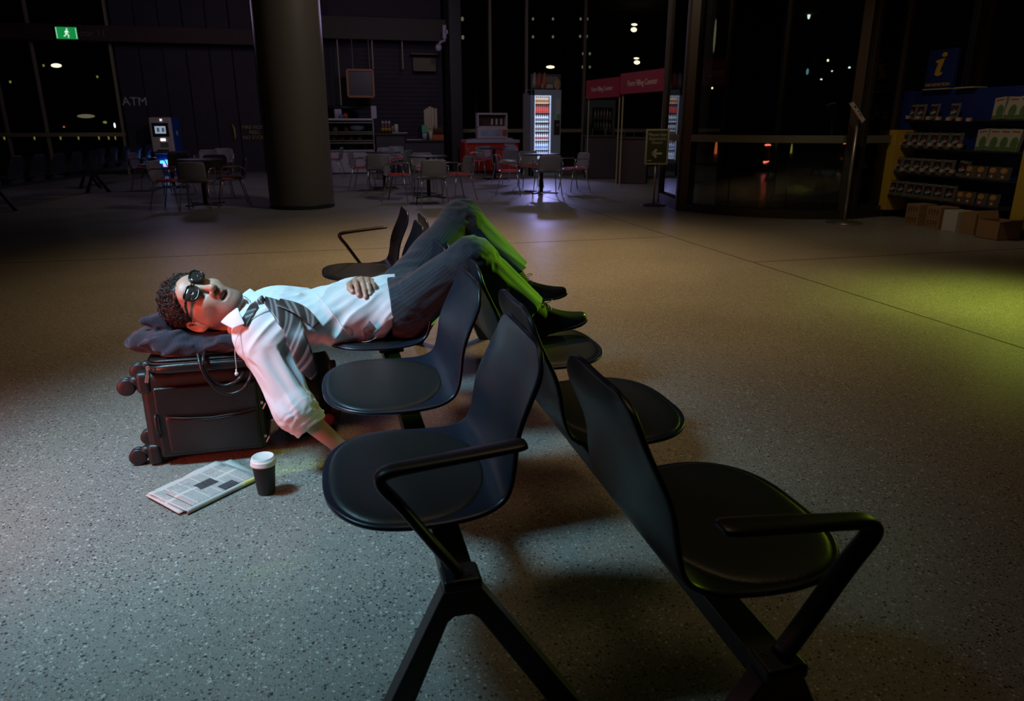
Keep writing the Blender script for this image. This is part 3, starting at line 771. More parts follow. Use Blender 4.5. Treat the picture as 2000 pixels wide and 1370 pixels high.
for hl_, te, up_, an, kn in (((.735, 2.585, PADZ+.018), tuple(np.array(atY(1146, 628, 2.56))), (0, 0, 1), ANR, HMR), ((.775, 3.105, PADZ+.020), tuple(np.array(atY(1106, 577, 3.09))), (0, 0, 1), ANL, HML)):
    o, sk = shoe(hl_, te, up_)
    MB().tube([lp(np.array(kn)-nrm(np.array(an)-np.array(kn))*.03), lp(np.array(kn)*.4+np.array(an)*.6), lp(an), lp(sk+np.array((0, 0, .03))), lp(sk)], [.050, .047, .044, .044, .038], 16).build('sock', M['sock'], person, smooth=True, sub=1)

# ------------------------------------------------------------------ beam seating
SP = .6475; XS = 1.0
PROF = [(.0, .441), (.03, .442), (.10, .437), (.20, .432), (.28, .431), (.345, .437), (.388, .455), (.414, .485), (.432, .535), (.448, .600), (.467, .675), (.482, .735), (.492, .798)]
def pz(x):
    for (a, b), (c, d) in zip(PROF, PROF[1:]):
        if x <= c: return b+(d-b)*(x-a)/(c-a)
    return PROF[-1][1]
def catm(pts, per):
    out = []; n = len(pts)-1
    for i in range(n):
        p0, p1, p2, p3 = [np.array(pts[max(0, min(n, j))], float) for j in (i-1, i, i+1, i+2)]
        for k in range(per):
            f = k/per; out.append(.5*(2*p1+(p2-p0)*f+(2*p0-5*p1+4*p2-p3)*f*f+(3*p1-p0-3*p2+p3)*f**3))
    out.append(np.array(pts[-1], float)); return out
def shell_mb(W=.262, TOP=.200, back=True):
    pr = catm(PROF, 5); s = [0]
    for a, b in zip(pr, pr[1:]): s.append(s[-1]+np.linalg.norm(b-a))
    T = s[-1]; rows = []
    for i, (p, si) in enumerate(zip(pr, s)):
        x, z = p; e = T-si
        if i == 0: wd = .016
        elif si < .20: wd = W*(1-(1-max(si, .003)/.20)**2.5)**(1/2.5)
        elif si < .40: wd = W-(W-.238)*((si-.20)/.20)**1.5
        else: wd = .238-(.238-TOP)*((si-.40)/(T-.40))
        if e < .085: wd -= .080*(1-math.sqrt(max(0, 1-(1-e/.085)**2)))
        row = []; inback = min(1, max(0, (z-.46)/.12)); t0 = pr[max(0, i-1)]; t1 = pr[min(len(pr)-1, i+1)]; t = (t1-t0)/np.linalg.norm(t1-t0); nx, nz = -t[1], t[0]
        for j in range(25):
            v = -1+2*j/24; v = math.copysign(abs(v)**.85, v)
            q3 = min(1, max(0, (abs(v)-.45)/.55)); q4 = min(1, max(0, (z-.60)/.16)); off = .022*v*v*inback*(1-.75*q4*q4*(3-2*q4))-.006*q3*q3*(3-2*q3)*q4*q4*(3-2*q4)+.006*v*v*(1-inback)*min(1, si/.15)
            row.append(Vector((x+nx*off, v*wd, z+nz*off)))
        rows.append(row)
    return MB().grid(rows)
def pad_mb():
    cx, hx, hy = .195, .186, .250; rings = [(0, .016), (.3, .017), (.55, .0175), (.75, .0175), (.90, .016), (.96, .013), (.99, .007), (1.0, .0)]
    n = 64; vs_ = []; fs = []
    for r, h in rings[1:]:
        for k in range(n):
            a = 2*PI*k/n; c, s_n = math.cos(a), math.sin(a); e = 2/2.35
            x = cx+hx*r*math.copysign(abs(c)**e, c); y = hy*r*math.copysign(abs(s_n)**e, s_n)*(1-.05*(x-cx)/hx)
            vs_.append((x, y, pz(max(0, x))+.004+h+.0045*(y/.25)**2))
    m = len(rings)-1
    for i in range(m-1):
        for k in range(n): fs.append((i*n+k, i*n+(k+1) % n, (i+1)*n+(k+1) % n, (i+1)*n+k))
    vs_.append((cx, 0, pz(cx)+.023)); fs += [(len(vs_)-1, k, (k+1) % n) for k in range(n)]
    return MB().add(vs_, fs)
def make_bench(label, loc, rz):
    t = thing('beam_seating', label, 'bench', loc, rz, None)
    bx = .268
    sh = shell_mb(); pd = pad_mb(); meS = meP = None
    for k in range(5):
        y = (k-2)*SP
        if k == 0:
            o = sh.build('seat', M['shell'], t, smooth=True, solid=.013, sub=1, offset=-1); p = pd.build('seat_pad', M['pad'], o, smooth=True, sub=1)
            b = MB(); b.box((bx, 0, .402), (.11, .11, .05)); b.box((bx, 0, .380), (.10, .16, .02)); br = b.build('bracket', M['frame'], o, bevel=.006)
            o.location = (0, y, 0); s0 = (o, p, br)
        else:
            o = s0[0].copy(); col.objects.link(o); o.location = (0, y, 0); KIDS.setdefault(t.name, []).append(o)
            for q_ in s0[1:]:
                c = q_.copy(); col.objects.link(c); c.parent = o; KIDS.setdefault(o.name, []).append(c)
    e = 2*SP+.335
    MB().box((bx, 0, .345), (.066, 2*e-.02, .046)).build('beam', M['frame'], t, bevel=.004)
    for sg in (-1, 1):
        y = sg*e; lb = MB()
        lb.prism([(-.038, .352), (.038, .352), (.264, .003), (.200, .003), (.032, .276), (.018, .288), (-.018, .288), (-.032, .276), (-.142, .003), (-.206, .003)], (bx, y-.024, 0), (1, 0, 0), (0, 0, 1), (0, 1, 0), .048)
        lb.build('leg_frame', M['frame'], t, bevel=.005)
        pb = MB(); pb.box((bx, y, .365), (.080, .068, .028)); pl = pb.build('end_plate', M['frame'], t, bevel=.008, seg=3)
        cb = MB(); cb.lathe([(.006, 0), (.0065, .0015), (.003, .0016), (.003, .0006)], 12, (bx+.018, y-.012, .3791)); cb.build('bolt', M['rubber'], pl)
        # armrest: strut leaning forward, a bend, and a flat pad widening towards the back
        ctr = [(bx-.004, .378), (.215, .452), (.155, .545), (.122, .590), (.118, .612), (.140, .623), (.20, .630), (.30, .640), (.385, .648), (.405, .649)]
        wid = [.042, .042, .041, .040, .040, .041, .045, .052, .052, .036]; thk = [.020, .020, .020, .021, .022, .021, .018, .017, .016, .012]
        cp = catm(ctr, 4); ci = np.linspace(0, len(ctr)-1, len(cp)); rows = []
        for i, p in enumerate(cp):
            wdt = np.interp(ci[i], range(len(wid)), wid)/2; th = np.interp(ci[i], range(len(thk)), thk)/2
            tg = cp[min(i+1, len(cp)-1)]-cp[max(i-1, 0)]; tg /= np.linalg.norm(tg); nx, nz = -tg[1], tg[0]; row = []
            for j in range(17):
                a = 2*PI*j/16; cc, ss = math.cos(a), math.sin(a); u = wdt*math.copysign(abs(cc)**.7, cc); v = th*math.copysign(abs(ss)**.8, ss)
                row.append(Vector((p[0]+nx*v, y+u, p[1]+nz*v)))
            rows.append(row)
        ab = MB().grid(rows); nl = len(ab.v); ab.f += [tuple(range(15, -1, -1)), tuple(nl-17+j for j in range(16))]; ab.m += [0, 0]
        ab.build('armrest', M['frame'], t, smooth=True)
    return t
R1Y = 1.585+2*SP; R2Y = 1.21+2*SP
bench_a = make_bench('row of five black seats facing the suitcase, with the man lying across it', (-.06, R1Y, 0), 0)
def bench_copy(label, loc, rz):
    c = copy_tree(bench_a); c.location = loc; c.rotation_euler = (0, 0, rz); c['label'] = label; return c
bench_copy('row of black seats back to back with the man’s row, his shoes on it', (.962, R2Y, 0), PI)
b1 = at(60, 392); b2 = at(255, 356)
rzb = math.atan2(b2.y-b1.y, b2.x-b1.x)-PI/2
bench_copy('dark row of seats along the window at far left, nearer of the two', at(75, 392), rzb)
bench_copy('dark row of seats left of the cash machine, farther along the window', at(215, 357), rzb)

# ------------------------------------------------------------------ luggage
def rbox(name, c, d, m, parent, bev, seg=4, label=None): return MB().box(c, d).build(name, m, parent, bevel=bev, seg=seg, label=label)
SC = Vector((-.515, 2.885, 0)); 
case = thing('suitcase', 'black wheeled suitcase lying on its side under the sleeping man’s head', 'suitcase', SC, 0)
L_, D_, H_ = .43, .25, .352
rbox('body', (0, 0, .018+H_/2), (L_, D_, H_), M['nylon'], case, .028, 5)
pk = MB(); pk.box((.015, -D_/2-.008, .012+H_*.47), (.365, .022, H_*.80)); pk.build('front_panel', M['leather'], case, bevel=.010, seg=3)
pb = MB()
rows = []
for i in range(13):
    u = i/12; row = []
    for j in range(9):
        v = j/8; sag = .012*math.sin(PI*u)*max(0, v-.5)*2
        row.append(Vector((-.135+.325*u+.008*v*(u-.5), -D_/2-.021-.012*math.sin(PI*u)*(.25+v*.75)-.004, .055+.150*v-.016*math.sin(PI*u)*v*v+.0*sag)))
    rows.append(row)
pb.grid(rows); pb.build('pocket', M['leather'], case, solid=.006, sub=1)
zb = MB(); zb.tube([(-.135, -D_/2-.030, .205), (-.06, -D_/2-.034, .196), (.03, -D_/2-.036, .192), (.12, -D_/2-.033, .198), (.192, -D_/2-.028, .208)], .0028, 6); zb.build('piping', M['rubber'], case, smooth=True)
hb_ = MB(); hb_.tube([(-.165, -D_/2-.018, .125), (-.166, -D_/2-.030, .135), (-.168, -D_/2-.030, .205), (-.168, -D_/2-.018, .215)], .006, 8); hb_.build('side_handle', M['rubber'], case, smooth=True)
for z in (.085, .225):
    zp = MB(); zp.box((.212, -D_/2-.012, z), (.010, .006, .012)); zp.lathe([(.0035, -.014), (.0035, .014)], 8, (.220, -D_/2-.014, z-.014), Matrix.Rotation(.5, 3, 'Y')); zp.build('zip_pull', M['chrome'], case, bevel=.001)
for sy in (-1, 1):
    for z, tz in ((.055, 0), (.018+H_-.045, 1)):
        g = MB(); g.box((-L_/2+.018, sy*(D_/2-.022), z+(-.01 if tz == 0 else .01)), (.052, .060, .085)); g.build('corner_guard', M['rubber'], case, bevel=.018, seg=4)
        wz = .034 if tz == 0 else .018+H_-.052
        wb = MB(); c = (-L_/2-.046, sy*(D_/2-.030), wz)
        wb.tube([(-L_/2+.005, c[1], wz+(.018 if tz == 0 else .010)), (-L_/2-.020, c[1], wz+.022), (-L_/2-.042, c[1], wz+.014)], [.020, .019, .014], 12)
        wo = wb.build('caster', M['rubber'], case, smooth=True)
        w2 = MB(); Mx = Matrix.Rotation(PI/2, 3, 'X')
        for o_ in (-.011, .011):
            w2.lathe([(.010, -.009), (.026, -.009), (.032, -.006), (.033, 0), (.032, .006), (.026, .009), (.010, .009)], 24, (c[0], c[1]+o_, c[2]), Mx)
        w2.build('wheel', M['rubber'], wo, smooth=True)
rbox('retracted_handle', (L_/2+.012, 0, .018+H_/2), (.026, .022, .19), M['rubber'], case, .008)

pack = thing('backpack', 'black backpack slumped on the floor between the suitcase and the seats', 'backpack', (-.145, 3.0, 0))
def sdf_pack(P):
    d = s_flat(P, (0, 0, .10), (.0, .01, .27), .135, .105, (0, 1, 0), .72)
    d = smin(d, s_flat(P, (.0, -.085, .08), (0, -.08, .17), .085, .08, (0, 1, 0), .45), .03)
    d = d-.006*folds(P, (.2, .1, 1), .3, .07, 31)
    return smax(d, -P[:, 2]+.002, .01)*.8
v_, f_ = surfnet(sdf_pack, (-.25, -.25, -.02), (.25, .25, .45), .006, slack=2)
mesh_np('bag_body', v_, f_, M['nylon'], pack, smooth_it=1)
for sx in (-1, 1):
    MB().grid([[Vector((sx*.11+.02*(j-.5), -.10-.04*math.sin(PI*i/10), .33-.29*i/10)) for j in (0, .5, 1, 1.5)] for i in range(11)]).build('strap', M['nylon'], pack, solid=.006, sub=1)
MB().lathe([(.012, -.003), (.024, -.003), (.026, 0), (.024, .003), (.012, .003)], 24, (.085, -.145, .085), Matrix.Rotation(PI/2, 3, 'X')).build('tag', mat('red_tag', (.09, .005, .006), .5), pack, smooth=True, label='round red tag')

BZ = .018+H_+.003
lap = thing('laptop_bag', 'flat black leather laptop bag lying on the suitcase under the jacket', 'bag', (-.492, 2.868, BZ))
def softslab(name, hx, hy, z0, h, m, parent, amp=.004, ph=0):
    n = 40; rows = []
    prof = [(.0, 0), (.85, 0), (.96, .08), (1.0, .3), (1.0, .7), (.96, .92), (.85, 1), (.5, 1.06), (0.02, 1.08)]
    for r, z in prof:
        row = []
        for k in range(n+1):
            a = 2*PI*k/n; c, s_n = math.cos(a), math.sin(a); e = .38
            row.append(Vector((hx*max(r, .02)*math.copysign(abs(c)**e, c), hy*max(r, .02)*math.copysign(abs(s_n)**e, s_n), z0+h*z+(amp*math.sin(3*a+ph)*r*z))))
        rows.append(row)
    return MB().grid(rows).build(name, m, parent, smooth=True, sub=1)
softslab('bag_body', .205, .150, .0, .040, M['leather'], lap)
softslab('flap', .198, .134, .040, .013, M['leather'], lap, .003, 1)
def loop(n, fx, fy, z, r=1.0, e=.38): return [Vector((fx*math.copysign(abs(math.cos(a))**e, math.cos(a)), fy*math.copysign(abs(math.sin(a))**e, math.sin(a)), z)) for a in np.linspace(PI, 2*PI, n)]
MB().tube(loop(40, .207, .142, .020), .0022, 5).build('piping', M['rubber'], lap, smooth=True)
MB().tube(loop(40, .203, .139, .041), .003, 5).build('zip', M['darkmetal'], lap, smooth=True)
zb = MB(); zx, zy = -.185, -.150
zb.lathe([(.005, -.003), (.008, -.003), (.008, .003), (.005, .003)], 14, (zx, zy, .034), Matrix.Rotation(PI/2, 3, 'X')); zb.box((zx-.003, zy-.004, .018), (.008, .003, .026), Matrix.Rotation(.15, 3, 'Y')); zb.box((zx-.008, zy-.005, -.006), (.013, .003, .030), Matrix.Rotation(.25, 3, 'Y'))
zb.build('zip_pull', M['steel'], lap, bevel=.001)
for k, (pts, r) in enumerate((([(400, 688), (397, 706), (404, 730), (420, 748), (437, 754), (455, 749), (470, 738), (478, 722)], .0075), ([(386, 690), (392, 716), (408, 745), (428, 764), (450, 770), (472, 762), (487, 742), (492, 722)], .0062))):
    Yh = 2.700-.012*k; P_ = [Vector(atY(x, y, Yh if 0 < i < len(pts)-1 else Yh+.05))-lap.location for i, (x, y) in enumerate(pts)]
    MB().tube([Vector(p) for p in catm([tuple(p) for p in P_], 5)], r, 10).build('handle', M['leather'], lap, smooth=True)

def biggest(v, f):                                     # keep the largest connected piece of a mesh
    lab = np.arange(len(v))
    for _ in range(400):
        m = lab[f].min(1); new = lab.copy()
        for k in range(4): np.minimum.at(new, f[:, k], m)
        new = new[new]
        if (new == lab).all(): break
        lab = new
    u, c = np.unique(lab, return_counts=True); keep = lab == u[c.argmax()]
    idx = np.cumsum(keep)-1; ff = f[keep[f].all(1)]
    return v[keep], idx[ff]
jac = thing('jacket', 'crumpled dark pinstripe suit jacket used as a pillow under the head', 'jacket', (-.55, 2.88, BZ+.055))
JO = np.array(jac.location)
def sdf_jacket(P0):
    P = P0+JO
    d = s_flat(P, (-.625, 2.91, JO[2]+.034), (-.42, 2.90, JO[2]+.026), .120, .110, (0, 0, 1), .42)
    d = smin(d, s_flat(P, (-.655, 2.84, JO[2]+.050), (-.58, 2.82, JO[2]+.04), .055, .055, (0, 0, 1), .7), .05)
    d = smin(d, s_flat(P, (-.61, 2.80, JO[2]+.020), (-.40, 2.80, JO[2]+.016), .046, .054, (0, .2, 1), .75), .05)
    d = smin(d, s_cap(P, hp(284, 625, 2.86), hp(320, 622, 2.88), .012, .036), .05)
    d = smin(d, s_flat(P, (-.47, 2.80, JO[2]+.03), (-.37, 2.82, JO[2]+.035), .055, .05, (0, 0, 1), .6), .04)
    d = d-.011*soft(P, (.8, .15, -.35), .34, .085, 21)-.005*soft(P, (.6, -.3, .5), .20, .045, 22)-.006*folds(P, (.9, .1, -.2), .40, .06, 25)
    d = smax(d, -(s_ell(P, HC+np.array((.0, 0, .004)), (.115, .115, .105))), .02)
    return smax(d, JO[2]+.002-P[:, 2], .006)*.75
v_, f_ = surfnet(sdf_jacket, (-.32, -.30, -.07), (.32, .25, .20), .0042, slack=2.2)
v_, f_ = biggest(v_, f_)
fa = v_[:, 0]*.8+v_[:, 2]*.35+.02*vnoise(v_*14, 2)
M['jacket'] = attr_stripes('jacket_wool', (.013, .019, .034), (.026, .038, .058), 95, .08)
mesh_np('cloth', v_, f_, M['jacket'], jac, dict(stripe=fa+9), smooth_it=1)

# ------------------------------------------------------------------ sunglasses pushed up the face
gl = thing('sunglasses', 'dark sunglasses slipped up onto the sleeping man’s brow', 'sunglasses', HC)
GO = np.array(HC)
def gh(q):
    a = .14; q = np.array(q, float); x, z = q[0], q[2]-GZ; return Vector(fromH((x*math.cos(a)-z*math.sin(a), q[1], GZ+x*math.sin(a)+z*math.cos(a)))-GO)
GZ = .027
def lensout(sg, n=28, sc=1.0):
    out = []
    for k in range(n):
        a = 2*PI*k/n; c, s_n = math.cos(a), math.sin(a); x = .0255*math.copysign(abs(c)**.72, c)*(1+.10*s_n)*sc; z = .0215*math.copysign(abs(s_n)**.75, s_n)*sc+(.003*(c if sg > 0 else c) if s_n > 0 else 0)*0
        if s_n > 0 and c > 0: z += .004*c*s_n; x += .003*s_n*c
        out.append((sg*(.0345+x), z))
    return out
GZ = .027
def gb(x, z): return .1085-2.6*x*x-(.10*(z))       # wrap and rake
for sg in (-1, 1):
    o = lensout(sg)
    rim = MB(); pts = [gh((x, gb(x, z), GZ+z)) for x, z in o]; pts.append(pts[0]); pts.append(pts[1]); rim.tube(pts, .0041, 8)
    ro = rim.build('frame', M['specframe'], gl, smooth=True)
    lm = MB(); inner = lensout(sg, 28, .97); rows = []
    for r in (1.0, .66, .33, .02): rows.append([gh((sg*.0345+(x-sg*.0345)*r, gb(sg*.0345+(x-sg*.0345)*r, z*r)+.003*(1-r*r)*.5, GZ+z*r)) for x, z in inner+[inner[0]]])
    lm.grid(rows).build('lens', M['lens'], gl, smooth=True, solid=.0015)
    tm = MB(); tm.tube([gh((sg*.064, gb(.064, .012)-.001, GZ+.013)), gh((sg*.0735, .080, GZ+.012)), gh((sg*.080, .045, GZ+.006)), gh((sg*.081, .010, GZ-.002)), gh((sg*.079, -.015, GZ-.012)), gh((sg*.076, -.028, GZ-.030))], [.0045, .005, .0042, .0036, .003, .0025], 8)
    tm.build('temple', M['specframe'], gl, smooth=True)
MB().tube([gh((-.0125, gb(.012, .006), GZ+.006)), gh((-.006, gb(0, .01)+.003, GZ+.0085)), gh((.006, gb(0, .01)+.003, GZ+.0085)), gh((.0125, gb(.012, .006), GZ+.006))], .0033, 8).build('bridge', M['specframe'], gl, smooth=True)

# ------------------------------------------------------------------ earphones
ear = thing('earphones', 'white earphones, one bud dangling by the laptop bag, cable across the shirt', 'earphones', (-.35, 2.75, .5))
EO = np.array(ear.location)
def ep(x, y, Y): return Vector(np.array(atY(x, y, Y))-EO)
def cab(pts, r=.0014): return MB().tube([Vector(p) for p in catm([tuple(p) for p in pts], 6)], r, 6)
# cable heights are found by dropping each pixel onto the shirt
def onshirt(x, y, lift=.004, alt=2.75):
    d = ray(x, y).normalized(); h = _bt.ray_cast(CP, d)
    if h[0] is None: return ep(x, y, alt)
    return h[0]-d*lift+h[1]*lift*0-Vector(EO)
cab([onshirt(*p) for p in ((476, 578), (488, 587), (500, 592), (515, 598), (526, 604))]).build('cable', M['cable'], ear, smooth=True)
cab([onshirt(*p) for p in ((526, 606), (510, 612), (494, 622), (482, 634), (470, 646))]+[ep(461, 664, 2.655), ep(459, 690, 2.645), ep(461, 712, 2.64), ep(462, 723, 2.64)]).build('cable', M['cable'], ear, smooth=True)
cab([onshirt(*p) for p in ((616, 571), (622, 578), (632, 590), (645, 606), (658, 624), (672, 642), (685, 656), (697, 665))]+[ep(712, 668, 2.68), ep(728, 664, 2.68), ep(742, 652, 2.69), ep(752, 640, 2.70)]).build('cable', M['cable'], ear, smooth=True)
eb_ = MB(); c = ep(462, 730, 2.64); eb_.ell(c, (.0065, .0065, .0065), 14, 10); eb_.tube([c, c+Vector((.0, 0, .016))], [.0035, .0025], 8); eb_.lathe([(.0045, 0), (.0052, .003), (.004, .005)], 14, c+Vector((0, -.008, 0)), Matrix.Rotation(PI/2, 3, 'X'))
eb_.build('earbud', M['white'], ear, smooth=True)

# ------------------------------------------------------------------ cup and newspaper
cup = thing('coffee_cup', 'black takeaway coffee cup with white lid standing on the floor', 'cup', at(521, 962))
MB().lathe([(.0285, .0), (.030, .002), (.0405, .122), (.041, .124), (.038, .124)], 48).build('cup_body', mat('black_card', (.012, .012, .012), .55), cup, smooth=True)
MB().lathe([(.0425, .112), (.0445, .113), (.0445, .119), (.0425, .121), (.043, .128), (.0415, .131), (.040, .131), (.0385, .1405), (.0365, .1425), (.0350, .1425), (.0342, .1412), (.010, .1410), (.001, .1410)], 48).build('lid', M['white'], cup, smooth=True)

def newsmat():
    m, nt, b = newmat('newsprint'); L = nt.links.new
    tc = N(nt, 'ShaderNodeTexCoord'); sp = N(nt, 'ShaderNodeSeparateXYZ'); L(tc.outputs['Object'], sp.inputs[0])
    def mth(op, a, b_=None):
        n = N(nt, 'ShaderNodeMath', operation=op)
        for i, v in enumerate((a, b_)):
            if v is None: continue
            if isinstance(v, (int, float)): n.inputs[i].default_value = v
            else: L(v, n.inputs[i])
        return n.outputs[0]
    X, Y = sp.outputs[0], sp.outputs[1]
    line = mth('LESS_THAN', mth('FRACT', mth('MULTIPLY', Y, 260)), .5)                  # text lines
    colm = mth('GREATER_THAN', mth('FRACT', mth('MULTIPLY', mth('ADD', X, 1), 21)), .10)  # columns
    nz = N(nt, 'ShaderNodeTexNoise'); nz.inputs['Scale'].default_value = 420; L(tc.outputs['Object'], nz.inputs['Vector'])
    word = mth('GREATER_THAN', nz.outputs['Fac'], .42)
    gap = mth('GREATER_THAN', mth('FRACT', mth('MULTIPLY', mth('ADD', Y, 1), 9)), .13)
    t = mth('MULTIPLY', mth('MULTIPLY', line, colm), mth('MULTIPLY', word, gap))
    edge = mth('MULTIPLY', mth('LESS_THAN', mth('ABSOLUTE', X), .150), mth('LESS_THAN', mth('ABSOLUTE', Y), .096))
    t = mth('MULTIPLY', t, edge)
    mx = N(nt, 'ShaderNodeMix', data_type='RGBA'); L(t, mx.inputs[0]); mx.inputs[6].default_value = (.56, .56, .53, 1); mx.inputs[7].default_value = (.13, .13, .13, 1)
    L(mx.outputs[2], b.inputs['Base Color']); b.inputs['Roughness'].default_value = .85
    return m
M['news'] = newsmat(); M['photo'] = mat('printed_photo', (.06, .06, .065), .6, var=.9, bscale=70); M['newsband'] = mat('lit_band', (.72, .70, .22), .7, var=.3, bscale=40)
nA, nB, nC = at(291, 973), at(500, 928), at(365, 1006)           # left corner, right corner, near corner
e1 = (at(500, 940)-at(365, 1006)).normalized(); e1.z = 0; e1.normalize(); e2 = Vector((-e1.y, e1.x, 0))
cen = (at(365, 1006)+at(500, 938))/2+e2*.098
rzn = math.atan2(e1.y, e1.x)
news = thing('newspaper', 'folded newspaper lying on the floor beside the coffee cup', 'newspaper', (cen.x, cen.y, 0), rzn)
hw = (at(500, 938)-at(365, 1006)).length/2+.005
def sheet(x0, x1, y0, y1, z, lift=0, ph=0, rot=0):
    rows = []; R_ = Matrix.Rotation(rot, 3, 'Z')
    for i in range(15):
        u = i/14; row = []
        for j in range(11):
            v = j/10; x = x0+(x1-x0)*u; y = y0+(y1-y0)*v
            zz = z+lift*(v**2)*(.4+.6*math.sin(u*5+ph)**2)+.0025*math.sin(u*7+ph)*v+.002*math.sin(PI*v)
            q_ = R_ @ Vector((x, y, 0)); q_.z = zz; row.append(q_)
        rows.append(row)
    return MB().grid(rows)
for i, (dx, dy, z, lf, rt) in enumerate(((.030, .030, .0035, .006, -.10), (.012, .026, .0065, .012, .10), (-.01, .012, .0095, .010, -.05), (.004, .0, .0130, .003, 0))):
    sheet(-hw+dx, hw+dx, -.098+abs(dy)*.2, .098+dy, z, lf, i*1.7, rt).build('sheet', M['news'], news, solid=.0022, smooth=True)
sheet(-hw+.035, hw-.004, -.099, .060, .0165, .003, .7, 0).build('front_page', M['news'], news, solid=.0016, smooth=True)
fold = MB(); rows = []
for i in range(15):
    u = i/14; rows.append([Vector((-hw+.004+(2*hw-.006)*u, -.099-.0095*math.sin(a), .0102+.0088*math.cos(a))) for a in np.linspace(0, PI, 9)])
fold.grid(rows).build('spine_fold', M['news'], news, solid=.001, smooth=True)
pz_ = .0195
MB().box((-.002, .002, pz_), (.085, .050, .0012)).build('printed_photo', M['photo'], news)
MB().box((.045, -.072, pz_-.0005), (.060, .044, .0012)).build('printed_photo', M['photo'], news)
rows = []
for i in range(9):
    u = i/8; rows.append([Vector((.078+(hw-.080)*u, -.0995-.0100*math.sin(a), .0102+.0095*math.cos(a))) for a in np.linspace(.15, 1.9, 7)])
MB().grid(rows).build('lit_band', M['newsband'], news, solid=.0008, smooth=True)  # yellow-green side light on the spine, put into the colour

# ------------------------------------------------------------------ the hall
def S(o, kind='structure'): o['kind'] = kind; return o
YB = 21.8                                             # rear facade
S(MB().box((8, 14, -.05), (64, 44, .1)).build('floor', M['floor']))
S(MB().box((8, 12, 6.05), (64, 40, .1)).build('ceiling', M['ceil']))
# saw-cut joints in the terrazzo
jA = 3.90
S(MB().box((jA, 10.0, .0006), (.014, 23.4, .0012)).build('trim_1', M['joint']))
S(MB().box((-2.5, 7.72, .0006), (12.75, .012, .0012)).build('trim_2', M['joint']))
S(MB().box((8.0, 6.02, .0006), (8.17, .014, .0012)).build('trim_3', M['joint']))
def X_at(px, py, Y): return atY(px, py, Y).x
# rear wall: dark cladding left of the café, glazing beyond, a dark panelled wall behind the counter
xw0, xw1 = X_at(238, 200, YB), X_at(640, 300, YB)
wb = MB()
nP = 9
for i in range(nP):
    a = xw0+(xw1-xw0)*i/nP; b = xw0+(xw1-xw0)*(i+1)/nP
    wb.box(((a+b)/2, YB+.1+(.02 if i % 2 else 0), 2.99), (b-a-.02, .16, 6.0))
S(wb.build('wall_back_left', M['wall'], bevel=.01))
xc0, xc1 = xw1, X_at(872, 260, YB)
wb = MB(); wb.box(((xc0+xc1)/2, YB+.6, 3.0), (xc1-xc0, .2, 6.0))
for k in range(26): wb.box((xc1-1.3, YB+.49, .9+k*.12), (2.4, .03, .085))
S(wb.build('wall_back', M['wall']))
S(MB().box((xc1+.16, YB-.5, 3.0), (.34, .9, 6.0)).build('trim_4', M['darkmetal'], bevel=.02))
xr0, xr1 = xc1+.33, 14.0
def glazing(n, x0, x1, y, mull, rail=1.05, sill=.1):
    o = bpy.data.objects.new('window_%d' % n, None); col.objects.link(o); o.location = ((x0+x1)/2, y, 0); o['kind'] = 'structure'; c = o.location
    S(MB().box((0, 0, 3.0), (x1-x0, .02, 5.9)).build('glass_pane', M['glass'], o))
    for x in mull: MB().box((x-c.x, -.06, 3.0), (.05, .12, 6.0)).build('mullion', M['mull'], o)
    if rail: MB().box((0, -.12, rail), (x1-x0, .05, .10)).build('rail', M['mull'], o)
    MB().box((0, 0, sill/2), (x1-x0, .14, sill)).build('sill', M['darkmetal'], o)
    return o
glazing(1, -17.0, xw0, YB, [X_at(p, 200, YB-.06) for p in (-150, -72, 4, 82, 232)], 1.02)
glazing(2, xr0, xr1, YB, [X_at(p, 180, YB-.06) for p in (958, 1028, 1140, 1300)], 1.1)
# bulkhead over the left glazing, with the exit sign hung below it
zb0 = atY(150, 79, YB-.6).z; zb1 = atY(150, 48, YB-.6).z
S(MB().box(((-17+xw1)/2, YB-.3, (zb0+zb1)/2), (xw1+17, .6, zb1-zb0)).build('trim_5', mat('bulkhead', (.055, .03, .02), .7)))
S(MB().box(((xw1+xc1)/2, YB-.15, atY(760, 60, YB).z), (xc1-xw1, .5, .55)).build('trim_6', mat('bulkhead_olive', (.05, .045, .03), .7)))
M['signtxt'] = mat('sign_letter', (.55, .55, .55), .6)
M['dimtxt'] = mat('dim_letter', (.16, .15, .13), .6)
UXb, UZb = Vector((1, 0, 0)), Vector((0, 0, 1))
def wall_text(name, body, px, py, Y, size, m, label, cat, sx=1.0, depth=.006):
    p = atY(px, py, Y); o = textobj(name, body, size, frameM((0, 0, 0), UXb, UZb), m, None, depth, sx=sx)
    o.location = p; tag(o, label, cat); return o
zt = YB-.62
wall_text('lettering', 'Door 11', 173, 65, YB-.604, .22, M['dimtxt'], 'faint Door 11 lettering on the bulkhead beside the exit sign', 'lettering')
wall_text('lettering', 'ATM', 263, 199, YB+.016, .30, M['signtxt'], 'grey ATM letters on the dark wall above the cash machine', 'lettering')
wall_text('lettering', 'FIRE HOSE\nREEL\nNO STORE', 497, 259, YB+.012, .135, mat('ochre_letter', (.42, .34, .12), .6), 'ochre fire hose lettering on dark wall left of the round column', 'lettering', depth=.02)
hs = MB(); p = atY(457, 259, YB-.02); hs.tube([(0, 0, -.20), (.03, -.05, -.10), (.02, -.05, .10), (-.02, 0, .20)], .028, 8)
o = hs.build('pull_bar', mat('ochre_handle', (.40, .34, .06), .5), None, smooth=True); o.location = p; tag(o, 'yellow pull handle on the dark wall left of the hose lettering', 'handle')
ex = thing('exit_sign', 'green lit running-man exit sign on the bulkhead at top left', 'sign', atY(131, 65, YB-.68))
MB().box((0, 0, 0), (.50, .08, .30)).build('housing', M['darkmetal'], ex, bevel=.01)
